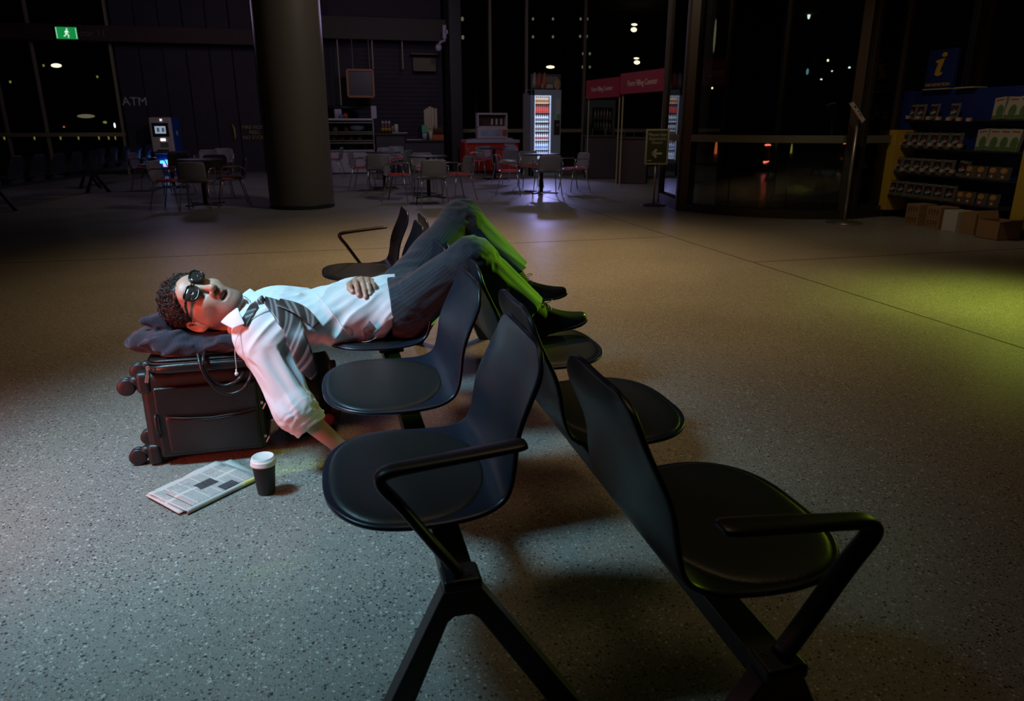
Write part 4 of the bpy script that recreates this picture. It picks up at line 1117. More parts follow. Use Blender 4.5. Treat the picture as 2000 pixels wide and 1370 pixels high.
M['exit'] = mat('exit_green', (.0, .15, .03), .5, emit=(.01, .42, .09), es=.55); M['exitw'] = mat('exit_white', (.6, .6, .6), .5, emit=(.75, 1, .8), es=.7)
MB().box((0, -.045, 0), (.47, .012, .27)).build('face', M['exit'], ex)
fb = MB()
fb.ell((.02, -.054, .085), (.022, .004, .026), 10, 6)
for a, b, wd in (((.015, .055), (-.005, -.01), .05), ((.0, -.01), (.045, -.05), .028), ((.045, -.05), (.03, -.11), .024), ((-.01, -.01), (-.03, -.06), .028), ((-.03, -.06), (-.07, -.075), .024), ((.015, .045), (.06, .015), .02), ((.01, .045), (-.04, .02), .02)):
    fb.bar((a[0], -.055, a[1]), (b[0], -.055, b[1]), wd, .006)
fb.build('running_figure', M['exitw'], ex)
for sg in (-1, 1): MB().box((sg*.215, -.054, 0), (.012, .006, .24)).build('edge_strip', M['exitw'], ex)

# the round column
cc = at(590, 410); cl, cr_ = at(525, 409), at(655, 405); rad = (cr_-cl).length/2*.985
colm = thing('column', 'thick round dark concrete column standing behind the seats', 'column', ((cl.x+cr_.x)/2, (cl.y+cr_.y)/2+.22, 0))
MB().lathe([(rad*1.0, 0), (rad*1.0, 6.0)], 64).build('shaft', M['column'], colm, smooth=True, bevel=.004)
MB().lathe([(rad*1.012, 0), (rad*1.012, .06), (rad, .065)], 64).build('base_ring', M['darkmetal'], colm, smooth=True, bevel=.003)
zbk = atY(760, 60, YB).z-.275
for px, y0, y1, Y in ((622, 0, 130, YB-1.2), (658, 90, 212, YB-.2), (725, 80, 135, YB-.2), (783, 78, 135, YB-.2)):
    a, b = atY(px, y0, Y), atY(px+(y1-y0)*.075, y1, Y); a.z = 6.0 if px == 622 else zbk; a.x = b.x
    o = MB().box((0, 0, 0), (.03, .03, max(.3, a.z-b.z))).build('drop_rod', M['mull'], None); o.location = ((a.x+b.x)/2, Y, (a.z+b.z)/2)
    tag(o, {622: 'thin rod hanging just right of the round column', 658: 'thin rod hanging left of the framed menu board', 725: 'short rod hanging above right edge of the menu board', 783: 'short rod hanging left of the grille box above the counter'}[px], 'rod')

# ------------------------------------------------------------------ café
M['cab_white'] = mat('cabinet_white', (.42, .38, .44), .5); M['cab_steel'] = mat('cabinet_steel', (.45, .43, .46), .35, metal=.5)
M['counter'] = mat('counter_panel', (.035, .033, .045), .5); M['orange'] = mat('orange_frame', (.40, .15, .04), .5)
Yd = 20.3
x0, x1 = X_at(618, 300, Yd), X_at(733, 300, Yd)
disp = thing('display_cabinet', 'glass fronted food display cabinet between the round column and the counter', 'cabinet', ((x0+x1)/2, Yd, 0))
W = x1-x0; D_ = .8
MB().box((0, D_/2, .29), (W, D_, .54)).build('base', M['cab_white'], disp, bevel=.01)
MB().box((0, D_/2, .02), (W+.02, D_+.02, .04)).build('plinth', M['darkmetal'], disp)
for z, h in ((.60, .05), (.80, .035), (.86, .025), (1.03, .025), (1.08, .025), (1.32, .03), (1.40, .05)):
    MB().box((0, D_*.45, z), (W, D_*.8, h)).build('shelf', M['cab_steel'], disp, bevel=.005)
MB().box((0, .03, 1.0), (W-.04, .012, .74)).build('glass_front', M['glass'], disp)
for sg in (-1, 1): MB().box((sg*(W/2-.015), D_*.4, 1.0), (.03, D_*.7, .82)).build('post', M['cab_steel'], disp)
MB().box((0, D_-.02, .95), (W, .04, .85)).build('back_panel', M['counter'], disp)
random.seed(3)
kk = 0
for z, xs in ((.885, 5), (1.105, 4)):
    for i in range(xs):
        o = MB().lathe([(.06, 0), (.07, .02), (.065, .07), (.03, .11), (.002, .115)], 12).build('pastry', mat('pastry%d' % kk, random.choice([(.3, .16, .05), (.35, .28, .18), (.22, .1, .05)]), .7), None, smooth=True)
        o.location = (disp.location.x-W/2+.25+i*(W-.4)/xs, Yd+.35, z); tag(o, 'small cake on the %s shelf of the glass display cabinet' % ('lower' if z < 1 else 'upper'), 'cake', 'cakes on the %s display shelf' % ('lower' if z < 1 else 'upper')); kk += 1
o = MB().ell((0, 0, .09), (.20, .12, .09), 16, 8).build('serving_dish', mat('blue_white', (.35, .4, .6), .4), None, smooth=True); o.location = (disp.location.x+W*.22, Yd+.32, 1.107); tag(o, 'pale bluish dish of food inside the display cabinet', 'dish')
def stuff_at(name, prof, px, Y, z, m, label, cat, group=None, n=14):
    o = MB().lathe(prof, n).build(name, m, None, smooth=True); o.location = (X_at(px, 250, Y), Y, z); tag(o, label, cat, group); return o
BOT = [(.035, 0), (.04, .01), (.04, .15), (.016, .21), (.016, .27), (.002, .275)]
M['cream'] = mat('cream_card', (.62, .55, .36), .6); M['amber'] = mat('amber_glass', (.14, .05, .015), .25); M['redcap'] = mat('sauce_red', (.35, .04, .02), .4); M['bluecap'] = mat('jar_blue', (.05, .16, .35), .4)
stuff_at('canister', [(.06, 0), (.06, .22), (.05, .24)], 659, Yd+.3, 1.425, M['cab_white'], 'white canister on display cabinet, left of its twin', 'canister')
stuff_at('canister', [(.06, 0), (.06, .22), (.05, .24)], 665, Yd+.3, 1.425, M['cab_white'], 'white canister on display cabinet, right of its twin', 'canister')
stuff_at('jar', [(.05, 0), (.05, .08), (.03, .1)], 668, Yd+.2, 1.425, M['bluecap'], 'small blue jar on top of the display cabinet', 'jar')
stuff_at('jar', [(.07, 0), (.07, .10), (.03, .14)], 676, Yd+.3, 1.425, M['redcap'], 'dark red jar on top of the display cabinet', 'jar')
o = MB().box((0, 0, .16), (.14, .10, .32)).build('menu_stand', M['cab_white'], None, bevel=.004); o.location = (X_at(732, 240, Yd), Yd+.2, 1.425); tag(o, 'white menu stand at the right end of the display cabinet', 'stand')
o = MB().lathe([(.25, 0), (.62, .06), (.60, .10), (.05, .14)], 24).build('pendant_shade', M['darkmetal'], None, smooth=True); o.location = atY(667, 216, YB-.2); tag(o, 'dark flat lamp shade at the foot of the rod above the display cabinet', 'shade')
# menu board
mbx = thing('menu_board', 'blank dark menu board in an orange wooden frame on the café wall', 'board', atY(704, 163, YB-.3))
pw, ph = abs(atY(729, 163, YB-.3).x-atY(679, 163, YB-.3).x), atY(704, 137, YB-.3).z-atY(704, 189, YB-.3).z
MB().box((0, .02, 0), (pw-.06, .02, ph-.06)).build('panel', mat('board_black', (.02, .02, .022), .4), mbx)
for a, d in (((0, 0, ph/2), (pw, .06, .06)), ((0, 0, -ph/2), (pw, .06, .06)), ((pw/2, 0, 0), (.06, .06, ph)), ((-pw/2, 0, 0), (.06, .06, ph))): MB().box(a, d).build('frame_rail', M['orange'], mbx, bevel=.008)
for px in (690, 722): MB().tube([(X_at(px, 137, YB-.3)-mbx.location.x, 0, ph/2), (X_at(px, 137, YB-.3)-mbx.location.x, 0, ph/2+1.2)], .008, 6).build('wire', M['mull'], mbx)
# counter
Yc = 20.2
x0, xm, x1 = X_at(736, 300, Yc), X_at(792, 300, Yc), X_at(868, 300, Yc)
ctr_ = thing('cafe_counter', 'dark panelled café counter with a raised left end', 'counter', ((x0+x1)/2, Yc, 0)); cx = ctr_.location.x
hl_, hr_ = atY(760, 264, Yc).z, atY(830, 277, Yc).z
MB().box(((x0+xm)/2-cx, .35, hl_/2), (xm-x0, .7, hl_)).build('front_panel', M['counter'], ctr_, bevel=.01)
MB().box(((xm+x1)/2-cx, .35, hr_/2), (x1-xm, .7, hr_)).build('front_panel', M['counter'], ctr_, bevel=.01)
MB().box(((x0+xm)/2-cx, .33, hl_+.02), (xm-x0+.04, .78, .04)).build('top', M['darkmetal'], ctr_, bevel=.006)
MB().box(((xm+x1)/2-cx, .33, hr_+.02), (x1-xm, .78, .04)).build('top', M['darkmetal'], ctr_, bevel=.006)
ZL, ZR = hl_+.041, hr_+.041
for i, px in enumerate((748, 754, 760)):
    b = thing('sauce_bottle', ('sauce bottle with white cap on the raised counter end, %s of three' % ('left', 'middle', 'right')[i]), 'bottle', (X_at(px, 255, Yc+.25), Yc+.25-.05*i, ZL), 0, None)
    MB().lathe([(.05, 0), (.05, .18), (.03, .24)], 14).build('bottle_body', M['amber'], b, smooth=True); MB().lathe([(.052, .06), (.052, .14)], 14).build('wrapper', mat('wrap%d' % i, (.35, .22, .03), .6), b, smooth=True); MB().lathe([(.032, .235), (.034, .30), (.02, .32)], 14).build('cap', M['cab_white'], b, smooth=True)
for px, rr, h, lb in ((767, .035, .20, 'slim dark thermos on the raised end of the counter'), (774, .055, .24, 'pale jug on the raised end of the counter')):
    o = stuff_at('flask' if px == 767 else 'jug', [(rr, 0), (rr, h*.8), (rr*.7, h)], px, Yc+.2, ZL, M['cream'] if px == 774 else M['grey'], lb, 'jug')
o = MB().box((0, 0, .012), (.42, .30, .02)).build('tray', M['cab_steel'], None, bevel=.006); o.location = (X_at(782, 262, Yc), Yc+.3, ZL); tag(o, 'steel tray lying on the raised end of the counter', 'tray')
o = MB().box((0, 0, .012), (.45, .28, .02)).build('tray', M['cab_steel'], None, bevel=.006); o.location = (X_at(811, 276, Yc), Yc+.2, ZR); tag(o, 'pale tray at the left of the lower counter top', 'tray')
stuff_at('sugar_bowl', [(.045, 0), (.065, .10), (.07, .16), (.04, .18)], 829, Yc+.15, ZR, M['cab_white'], 'white bowl on the lower counter beside the drinks crate', 'bowl')
stuff_at('glass_jar', [(.05, 0), (.055, .18), (.04, .22)], 841, Yc+.15, ZR, M['cream'], 'cream jar on the counter just left of the orange crate', 'jar')
o = MB().box((0, 0, .10), (.16, .12, .20)).build('carton', mat('green_carton', (.12, .42, .22), .6), None, bevel=.004); o.location = (X_at(830, 258, Yc+.35), Yc+.40, ZR+.19); tag(o, 'green carton perched behind the white bowl on the counter', 'carton')
o = MB().box((0, 0, .19), (.34, .16, .19)).build('box_riser', M['darkmetal'], None); o.location = (X_at(836, 258, Yc+.4), Yc+.44, ZR-.095); tag(o, 'dark riser block at the back of the counter', 'block')
o = MB().box((0, 0, .14), (.22, .16, .28)).build('carton', mat('yellow_carton', (.45, .50, .25), .6), None, bevel=.004); o.location = (X_at(840, 258, Yc+.5), Yc+.62, ZR); tag(o, 'pale yellow carton under the stacks of cups', 'carton')
for i in range(5):
    px = (831.5, 836, 841, 846, 852)[i]
    prof = []; h = (.52, .56, .60, .57, .55)[i]
    for k in range(15): prof += [(.040, h*k/15), (.044, h*(k+.7)/15), (.046, h*(k+.72)/15)]
    o = stuff_at('cup_stack', prof+[(.03, h)], px, Yc+.62, ZR+.281, M['cream'], 'tall stack of cream paper cups, %s of five on the counter' % ('leftmost', 'second from left', 'middle', 'second from right', 'rightmost')[i], 'cups')
    tag(o, group='stacks of paper cups on the counter')
crate = thing('drinks_crate', 'orange crate of drink bottles at right end of the counter', 'crate', (X_at(855, 270, Yc+.2), Yc+.2, ZR))
MB().box((0, 0, .07), (.30, .22, .14)).build('box', mat('crate_orange', (.42, .09, .015), .6), crate, bevel=.006)
for i in range(5):
    b = MB().lathe([(.022, 0), (.022, .12), (.010, .17), (.010, .22)], 10).build('bottle', M['amber'], None, smooth=True); b.location = crate.location+Vector((-.11+.055*i, 0, .141)); tag(b, 'brown drink bottle standing in the orange crate', 'bottle', 'bottles in the orange crate')
gr = MB(); gw = abs(X_at(850, 130, YB)-X_at(805, 130, YB)); gr.box((0, 0, 0), (gw, .3, .36)); gr.box((0, -.05, .28), (gw*1.2, .3, .04)); o = gr.build('air_grille', mat('grille_olive', (.16, .13, .07), .6), None, bevel=.01); o.location = atY(828, 127, YB+.3); tag(o, 'olive ventilation grille box on the wall above the counter', 'vent')
sc_ = thing('security_camera', 'white security camera on a bracket high beside the dark pillar', 'camera', atY(868, 72, YB-1.0))
MB().box((.05, .12, .12), (.09, .34, .10)).build('mount', M['cab_white'], sc_, bevel=.01); MB().box((0, 0, .12), (.09, .10, .34)).build('bracket', M['cab_white'], sc_, bevel=.01); MB().tube([(0, 0, -.03), (.0, -.02, -.10), (-.12, -.06, -.14), (-.16, -.08, -.20)], .035, 10).build('arm', M['cab_white'], sc_, smooth=True); MB().ell((-.18, -.10, -.28), (.09, .09, .10), 14, 10).build('dome', M['cab_white'], sc_, smooth=True)
# ATM
pa = at(322, 344); pa.y = min(pa.y, YB-1.0); px_ = X_at(321, 300, YB-1.0)
atm = thing('cash_machine', 'blue and white cash machine with lit screen by the dark wall', 'cash machine', (px_, YB-1.0, 0), -.12)
ZA = atY(320, 228, YB-1.0).z
M['atmw'] = mat('atm_white', (.55, .48, .42), .5); M['atmb'] = mat('atm_blue', (.01, .09, .42), .4)
MB().box((0, .36, ZA/2), (.54, .66, ZA-.02)).build('cabinet', M['atmb'], atm, bevel=.02)
MB().box((0, .02, ZA*.68), (.54, .12, ZA*.62)).build('fascia', M['atmw'], atm, bevel=.04, seg=4)
MB().box((0, -.045, ZA*.78), (.40, .02, .34)).build('screen_bezel', M['darkmetal'], atm, bevel=.01)
sb = MB().box((0, -.058, ZA*.78), (.26, .012, .18)); sb.build('screen', mat('atm_screen', (.1, .12, .15), .3, emit=(.55, .68, .85), es=.45), atm)
for dx in (-.05, .07): MB().box((dx, -.066, ZA*.78), (.06, .006, .10)).build('screen_block', mat('atm_block%d' % int(dx*100), (.05, .08, .12), .3, emit=(.12, .18, .25), es=.3), atm)
MB().box((.03, -.042, ZA*.615), (.12, .02, .06)).build('card_slot', mat('slot_light', (.6, .6, .8), .4, emit=(.95, .95, 1.0), es=1.5), atm)
MB().box((.04, -.042, ZA*.945), (.05, .02, .05)).build('camera_light', mat('cam_light', (.6, .6, .7), .4, emit=(.9, .8, 1.0), es=1.0), atm)
kp = MB()
for i in range(4):
    for j in range(3): kp.box((-.06+.05*i+.04, -.045, ZA*.50+.045*j), (.036, .02, .03))
kp.build('keypad', M['steel'], atm)
MB().box((0, -.045, ZA*.43), (.28, .02, .05)).build('cash_slot', M['darkmetal'], atm)
lg_ = MB(); lg_.box((.02, .015, ZA*.24), (.32, .03, .09)); lg_.build('lit_panel', mat('lit_blue', (.05, .3, .9), .4, emit=(.05, .32, 1.0), es=3.0), atm)
MB().box((.03, .015, ZA*.185), (.20, .03, .09)).build('lit_label', mat('lit_pale', (.5, .5, .9), .4, emit=(.55, .5, 1.0), es=1.2), atm)
MB().ell((.275, .36, ZA*.72), (.012, .07, .07), 14, 10).build('side_badge', M['atmw'], atm, smooth=True)
# ice-cream freezer and its display top
Yf = 19.6
x0, x1 = X_at(908, 300, Yf), X_at(1014, 300, Yf)
fz = thing('ice_cream_freezer', 'red chest freezer with white lid in front of the dark glazing', 'freezer', ((x0+x1)/2, Yf, 0)); fh_ = atY(960, 278, Yf).z; W = x1-x0
M['frred'] = mat('freezer_red', (.55, .03, .015), .4)
MB().box((0, .4, .05+fh_/2-.02), (W, .8, fh_-.06)).build('chest', M['frred'], fz, bevel=.03, seg=3)
MB().box((0, .4, .03), (W-.1, .7, .06)).build('plinth', M['darkmetal'], fz)
MB().box((.03, .38, fh_+.02), (W*.98, .86, .09)).build('lid', M['cab_white'], fz, bevel=.02)
MB().box((0, .40, fh_+.075), (W*.72, .60, .03)).build('glass_top', mat('frost_glass', (.35, .33, .34), .25), fz, bevel=.008)
sw = MB()
for k, (cx_, cz, r) in enumerate(((W*.36, .80, .13), (W*.42, .62, .12), (W*.40, .42, .10), (W*.44, .26, .09))): sw.ell((cx_-.06, -.004, cz), (r*1.3, .008, r), 16, 8)
sw.build('printed_swirl', M['cab_white'], fz, smooth=True)
dt = thing('ice_cream_display', 'white topped display box of frozen treats standing on the red freezer', 'display', (X_at(963, 260, Yf+.3), Yf+.35, fh_+.092)); dh = atY(963, 221, Yf+.35).z-dt.location.z; W2 = X_at(992, 240, Yf+.35)-X_at(933, 240, Yf+.35)
M['dwhite'] = mat('display_white', (.50, .42, .42), .5)
MB().box((0, .12, dh*.22), (W2, .30, dh*.44)).build('lower_box', M['dwhite'], dt, bevel=.015)
MB().box((0, .22, dh*.70), (W2*.97, .06, dh*.55)).build('back', mat('display_dark', (.05, .025, .02), .5), dt)
for a, d in (((0, .12, dh*.97), (W2, .26, .05)), ((W2/2-.02, .12, dh*.7), (.04, .26, dh*.55)), ((-W2/2+.02, .12, dh*.7), (.04, .26, dh*.55)), ((0, .02, dh*.46), (W2, .06, .04))): MB().box(a, d).build('rim', M['dwhite'], dt, bevel=.01)
for k, (dx, w_, h_, c_) in enumerate(((-.26, .16, .12, (.25, .38, .55)), (-.10, .13, .15, (.30, .42, .55)), (.06, .12, .13, (.22, .36, .6)), (.20, .14, .15, (.35, .3, .3)), (.34, .12, .16, (.35, .08, .04)))): MB().box((dx*W2/.86, -.035, dh*.22+.01*(k % 2)), (w_, .01, h_)).build('printed_picture', mat('print%d' % k, c_, .6), dt)
for k in range(3): MB().box((.02+.13*k, .15, dh*.66), (.06, .03, .17)).build('picture_cone', mat('cone%d' % k, (.5, .42, .33), .6), dt, bevel=.02)
# vending machine
Yv = 18.2
x0, x1 = X_at(1037, 260, Yv), X_at(1095, 260, Yv); W = x1-x0; zv = atY(1066, 175, Yv).z
vm = thing('vending_machine', 'tall lit drinks vending machine glowing blue white beside the freezer', 'vending machine', ((x0+x1)/2, Yv, 0))
M['vbody'] = mat('vending_body', (.32, .42, .50), .45)
MB().box((0, .45, zv/2+.01), (W, .10, zv)).build('back', M['vbody'], vm)
for a, d in (((-W/2+.045, .2, zv/2), (.09, .42, zv)), ((W*.33+.0, .2, zv/2), (W*.34, .42, zv)), ((-W*.17, .2, zv-.07), (W*.66, .42, .14)), ((-W*.17, .2, .20), (W*.66, .42, .40))): MB().box(a, d).build('door_frame', M['vbody'], vm, bevel=.01)
gx0, gx1 = -W/2+.09, W*.16; gz0, gz1 = .40, zv-.14
M['lightbar'] = mat('vending_light', (.7, .75, 1), .5, emit=(.62, .70, 1.0), es=.9)
for sx in (gx0+.012, gx1-.012): MB().box((sx, .03, (gz0+gz1)/2), (.02, .03, gz1-gz0)).build('light_tube', M['lightbar'], vm)
MB().box(((gx0+gx1)/2, .035, gz1-.012), (gx1-gx0, .05, .02)).build('light_tube', M['lightbar'], vm)
M['shelfw'] = mat('vending_shelf', (.10, .10, .13), .4)
lo_ = lamp('vending_lamp', 'AREA', (vm.location.x+(gx0+gx1)/2, Yv+.035, (gz0+gz1)/2), (vm.location.x+(gx0+gx1)/2, Yv+1, (gz0+gz1)/2), 9, (.72, .78, 1.0), .55, gz1-gz0)
lamp('vending_glow', 'SPOT', (vm.location.x+(gx0+gx1)/2, Yv-.10, 1.9), (vm.location.x-.8, Yv-2.3, .0), 230, (.40, .40, 1.0), .08, spot=70, blend=1.0)
NR = 7; rowh = (gz1-gz0)/NR
MB().box(((gx0+gx1)/2, -.008, (gz0+gz1)/2), (gx1-gx0, .008, gz1-gz0)).build('glass_door', M['glass'], vm)
MB().box((W*.36, -.015, zv*.57), (W*.20, .02, .36)).build('payment_panel', M['darkmetal'], vm, bevel=.008)
MB().box((W*.38, -.028, zv*.60), (W*.10, .01, .06)).build('keypad', M['steel'], vm)
MB().box((W*.40, -.018, zv*.80), (W*.13, .012, .42)).build('sticker', mat('sticker_pale', (.5, .5, .47), .6), vm); MB().box((W*.40, -.026, zv*.70), (W*.10, .006, .10)).build('sticker', mat('sticker_green', (.1, .4, .12), .6), vm)
MB().box((-W*.17, -.012, .22), (W*.5, .02, .20)).build('delivery_flap', mat('flap', (.10, .11, .13), .4), vm, bevel=.006); MB().box((W*.33, -.012, .27), (.14, .02, .32)).build('coin_door', M['darkmetal'], vm, bevel=.006)
VR = [(.50, .42, .25), (.40, .05, .04), (.52, .53, .52), (.40, .42, .44), (.50, .50, .55), (.45, .5, .62), (.55, .58, .68)]
RN = ['bottom', 'second lowest', 'third lowest', 'middle', 'third highest', 'second highest', 'top']
for r in range(NR):
    MB().box(((gx0+gx1)/2, .22, gz0+rowh*r+.01), (gx1-gx0, .40, .02)).build('shelf', M['shelfw'], vm)
    proto = None; rr = NR-1-r
    for k in range(7):
        loc = Vector(vm.location)+Vector((gx0+.055+(gx1-gx0-.11)*k/6, .10, gz0+rowh*r+.0205))
        if proto is None:
            proto = thing('drink_bottle', 'drink bottle lined up on the %s shelf of the vending machine' % RN[r], 'bottle', loc, 0, 'drink bottles on the %s vending shelf' % RN[r])
            h = rowh*.92
            MB().lathe([(.021, 0), (.024, .01), (.024, h*.62), (.010, h*.86), (.010, h*.93)], 12).build('bottle_body', mat('vbottle%d' % r, VR[rr], .25), proto, smooth=True)
            MB().lathe([(.0255, h*.22), (.0255, h*.52)], 12).build('wrapper', mat('vwrap%d' % r, [(.3, .1, .05), (.45, .04, .03), (.1, .12, .2), (.12, .1, .1), (.25, .06, .06), (.12, .2, .4), (.3, .33, .4)][rr], .5), proto, smooth=True)
            MB().lathe([(.013, h*.92), (.013, h)], 10).build('cap', mat('vcap%d' % r, [(.1, .4, .2), (.5, .05, .04), (.1, .1, .3), (.05, .05, .05), (.05, .05, .1), (.6, .6, .6), (.3, .3, .6)][rr], .4), proto, smooth=True)
        else:
            c = copy_tree(proto); c.location = loc
hd = thing('advert_sign', 'printed drinks advert panel standing on top of the vending machine', 'sign', (X_at(1065, 160, Yv+.2), Yv+.15, zv+.021)); hh = atY(1065, 145, Yv+.15).z-zv-.02; hw_ = X_at(1093, 160, Yv+.15)-X_at(1036, 160, Yv+.15)
MB().box((0, 0, hh/2), (hw_, .10, hh)).build('panel', mat('advert_dark', (.10, .08, .06), .5, var=.5, bscale=8), hd, bevel=.006)
for k in range(3):
    b = MB().lathe([(.05, 0), (.055, .12), (.03, .26), (.02, .36)], 12, (0, 0, 0), Matrix.Diagonal((1, .12, 1))); o = b.build('printed_bottle', mat('pb%d' % k, [(.35, .3, .25), (.45, .06, .03), (.42, .14, .06)][k], .5), hd, smooth=True); o.location = (-hw_*.40+.13*k, -.055, .02)
for k, (zz, ww) in enumerate(((.72, .34), (.50, .30))): 
    for j in range(7): MB().box((-.02+.05*j, -.054, hh*zz), (.032, .01, .07+.02*((j+k) % 2))).build('printed_stroke', mat('ps%d%d' % (k, j), (.30, .28, .22), .6), hd)
MB().box((.02, -.053, hh*.18), (.30, .008, .10)).build('printed_swoosh', mat('swoosh', (.45, .42, .36), .6), hd); MB().ell((hw_*.38, -.053, hh*.32), (.09, .008, .13), 12, 8).build('printed_dessert', mat('dessert', (.45, .28, .15), .6), hd, smooth=True)
o = MB().box((0, 0, 0), (.14, .04, atY(1029, 178, Yv).z-.05)).build('banner_stand', mat('banner_grey', (.16, .15, .14), .6), None); o.location = (X_at(1029, 250, Yv), Yv+.1, (atY(1029, 178, Yv).z-.05)/2+.001); tag(o, 'narrow grey banner panel standing left of the vending machine', 'banner')

# ------------------------------------------------------------------ café tables and chairs
def cafe_shell():
    pr = [(.215, .415), (.20, .428), (.10, .426), (-.02, .420), (-.13, .425), (-.18, .445), (-.205, .49), (-.222, .56), (-.238, .65), (-.252, .735)]
    pr = catm(pr, 3); rows = []
    for i, (y, z) in enumerate(pr):
        u = i/(len(pr)-1); wd = .205+.015*math.sin(PI*min(1, u*1.3)); 
        if u > .93: wd -= .05*((u-.93)/.07)**2
        if u < .08: wd -= .05*((.08-u)/.08)**2
        rows.append([Vector((v*wd, y+(.035*v*v if z > .47 else 0), z+(.0 if z > .47 else .012*v*v))) for v in np.linspace(-1, 1, 13)])
    return MB().grid(rows)
def make_chair():
    t = thing('cafe_chair', 'x', 'chair')
    cafe_shell().build('seat', M['grey'], t, smooth=True, solid=.012, offset=0)
    rows = [[Vector((.175*math.copysign(abs(math.cos(a))**.6, math.cos(a))*r, .02+.175*math.copysign(abs(math.sin(a))**.6, math.sin(a))*r, .437+h)) for a in np.linspace(0, 2*PI, 25)] for r, h in ((1, 0), (.99, .014), (.93, .020), (.5, .022), (.02, .022))]
    MB().grid(rows).build('seat_pad', M['red'], t, smooth=True)
    for sx in (-1, 1):
        MB().tube([(sx*.15, .13, .412), (sx*.19, .16, .40), (sx*.225, .225, .006)], .0095, 8).build('leg', M['chrome'], t, smooth=True)
        MB().tube([(sx*.15, -.10, .412), (sx*.19, -.13, .40), (sx*.225, -.235, .006)], .0095, 8).build('leg', M['chrome'], t, smooth=True)
        MB().tube([(sx*.20, .155, .40), (sx*.245, .165, .44), (sx*.250, .155, .60), (sx*.250, .130, .625), (sx*.250, -.10, .625), (sx*.245, -.17, .60), (sx*.225, -.195, .50)], .0095, 8).build('armrest', M['chrome'], t, smooth=True)
    return t
CH0 = make_chair(); usedc = [False]
def chair(px, py, face, label, group, s=1.0):
    o = CH0 if not usedc[0] else copy_tree(CH0); usedc[0] = True
    p = at(px, py); o.location = p; o.rotation_euler = (0, 0, face); o['label'] = label; o['group'] = group; o.scale = (s, s, s); return o
def make_table():
    t = thing('cafe_table', 'x', 'table')
    MB().lathe([(.34, .705), (.355, .712), (.355, .724), (.345, .73)], 40).build('table_top', M['counter'], t, smooth=True, bevel=.003)
    MB().lathe([(.035, .02), (.035, .70), (.12, .705)], 16).build('pedestal', M['darkmetal'], t, smooth=True)
    b = MB()
    for k in range(4):
        a = PI/4+k*PI/2; b.bar((0, 0, .022), (.36*math.cos(a), .36*math.sin(a), .012), .05, .02, (0, 0, 1))
    b.build('base', M['darkmetal'], t, bevel=.004); return t
TB0 = make_table(); usedt = [False]
def table(px, py, label):
    o = TB0 if not usedt[0] else copy_tree(TB0); usedt[0] = True
    o.location = at(px, py); o['label'] = label; o['group'] = 'round café tables'
g1, g2, g3 = 'chairs around the left café tables', 'chairs around the middle café tables', 'chairs around the right café tables'
A_, L_f, R_f, C_f = 0.0, PI/2, -PI/2, PI              # facing away, left, right, camera
chair(391, 411, -.12, 'grey café chair with its back to the camera, nearest of the left group', g1)
chair(337, 409, R_f-.3, 'café chair facing right in front of the cash machine, nearer one', g1)
chair(459, 401, L_f+.2, 'café chair facing left at the right side of the left group', g1)
chair(430, 384, C_f+.2, 'café chair facing the camera across the nearest left table', g1)
table(402, 400, 'round dark café table among the chairs left of the column')
chair(290, 372, R_f-.2, 'café chair facing right, leftmost of the left group', g1)
chair(352, 378, C_f-.1, 'café chair facing camera just right of the cash machine', g1)
table(340, 366, 'round café table in front of the cash machine')
chair(412, 361, C_f, 'far café chair against the dark wall, left of two', g1)
chair(441, 353, C_f, 'far café chair against the dark wall, right of two', g1)
chair(845, 401, .05, 'grey café chair with back to the camera right of the column, greenish back', g2)
chair(778, 392, R_f-.35, 'café chair facing right at the near middle table', g2)
chair(897, 390, L_f+.35, 'café chair facing left at the near middle table', g2)
chair(829, 374, C_f, 'café chair facing the camera behind the near middle table', g2)
table(838, 385, 'round café table behind the greenish chair, nearest of the middle ones')
chair(742, 376, -.15, 'grey café chair with back to camera just right of the column', g2)
chair(709, 371, R_f-.3, 'café chair facing right close beside the round column', g2)
chair(783, 360, L_f-.5, 'dark café chair behind the second middle table', g2)
table(752, 368, 'round café table second from the column')
chair(654, 347, L_f-.2, 'café chair facing the column in front of the display cabinet', g2)
chair(757, 350, C_f, 'far café chair facing camera before the counter, left of two', g2)
chair(777, 344, C_f, 'far café chair facing camera before the counter, right of two', g2)
chair(1069, 382, -.05, 'grey café chair with back to camera in front of the vending machine', g3)
chair(993, 381, R_f-.25, 'café chair facing right at the near right table', g3)
chair(1121, 373, L_f+.25, 'café chair facing left, rightmost of the right group', g3)
chair(1036, 366, C_f, 'café chair facing the camera before the vending machine', g3)
table(1057, 377, 'round café table in front of the vending machine')
chair(932, 350, R_f-.2, 'café chair facing right in front of the red freezer', g3)
chair(988, 358, .3, 'dark café chair with back to camera before the red freezer', g3)
chair(948, 343, C_f, 'café chair facing camera against the red freezer', g3)
table(966, 350, 'round café table in front of the red freezer')

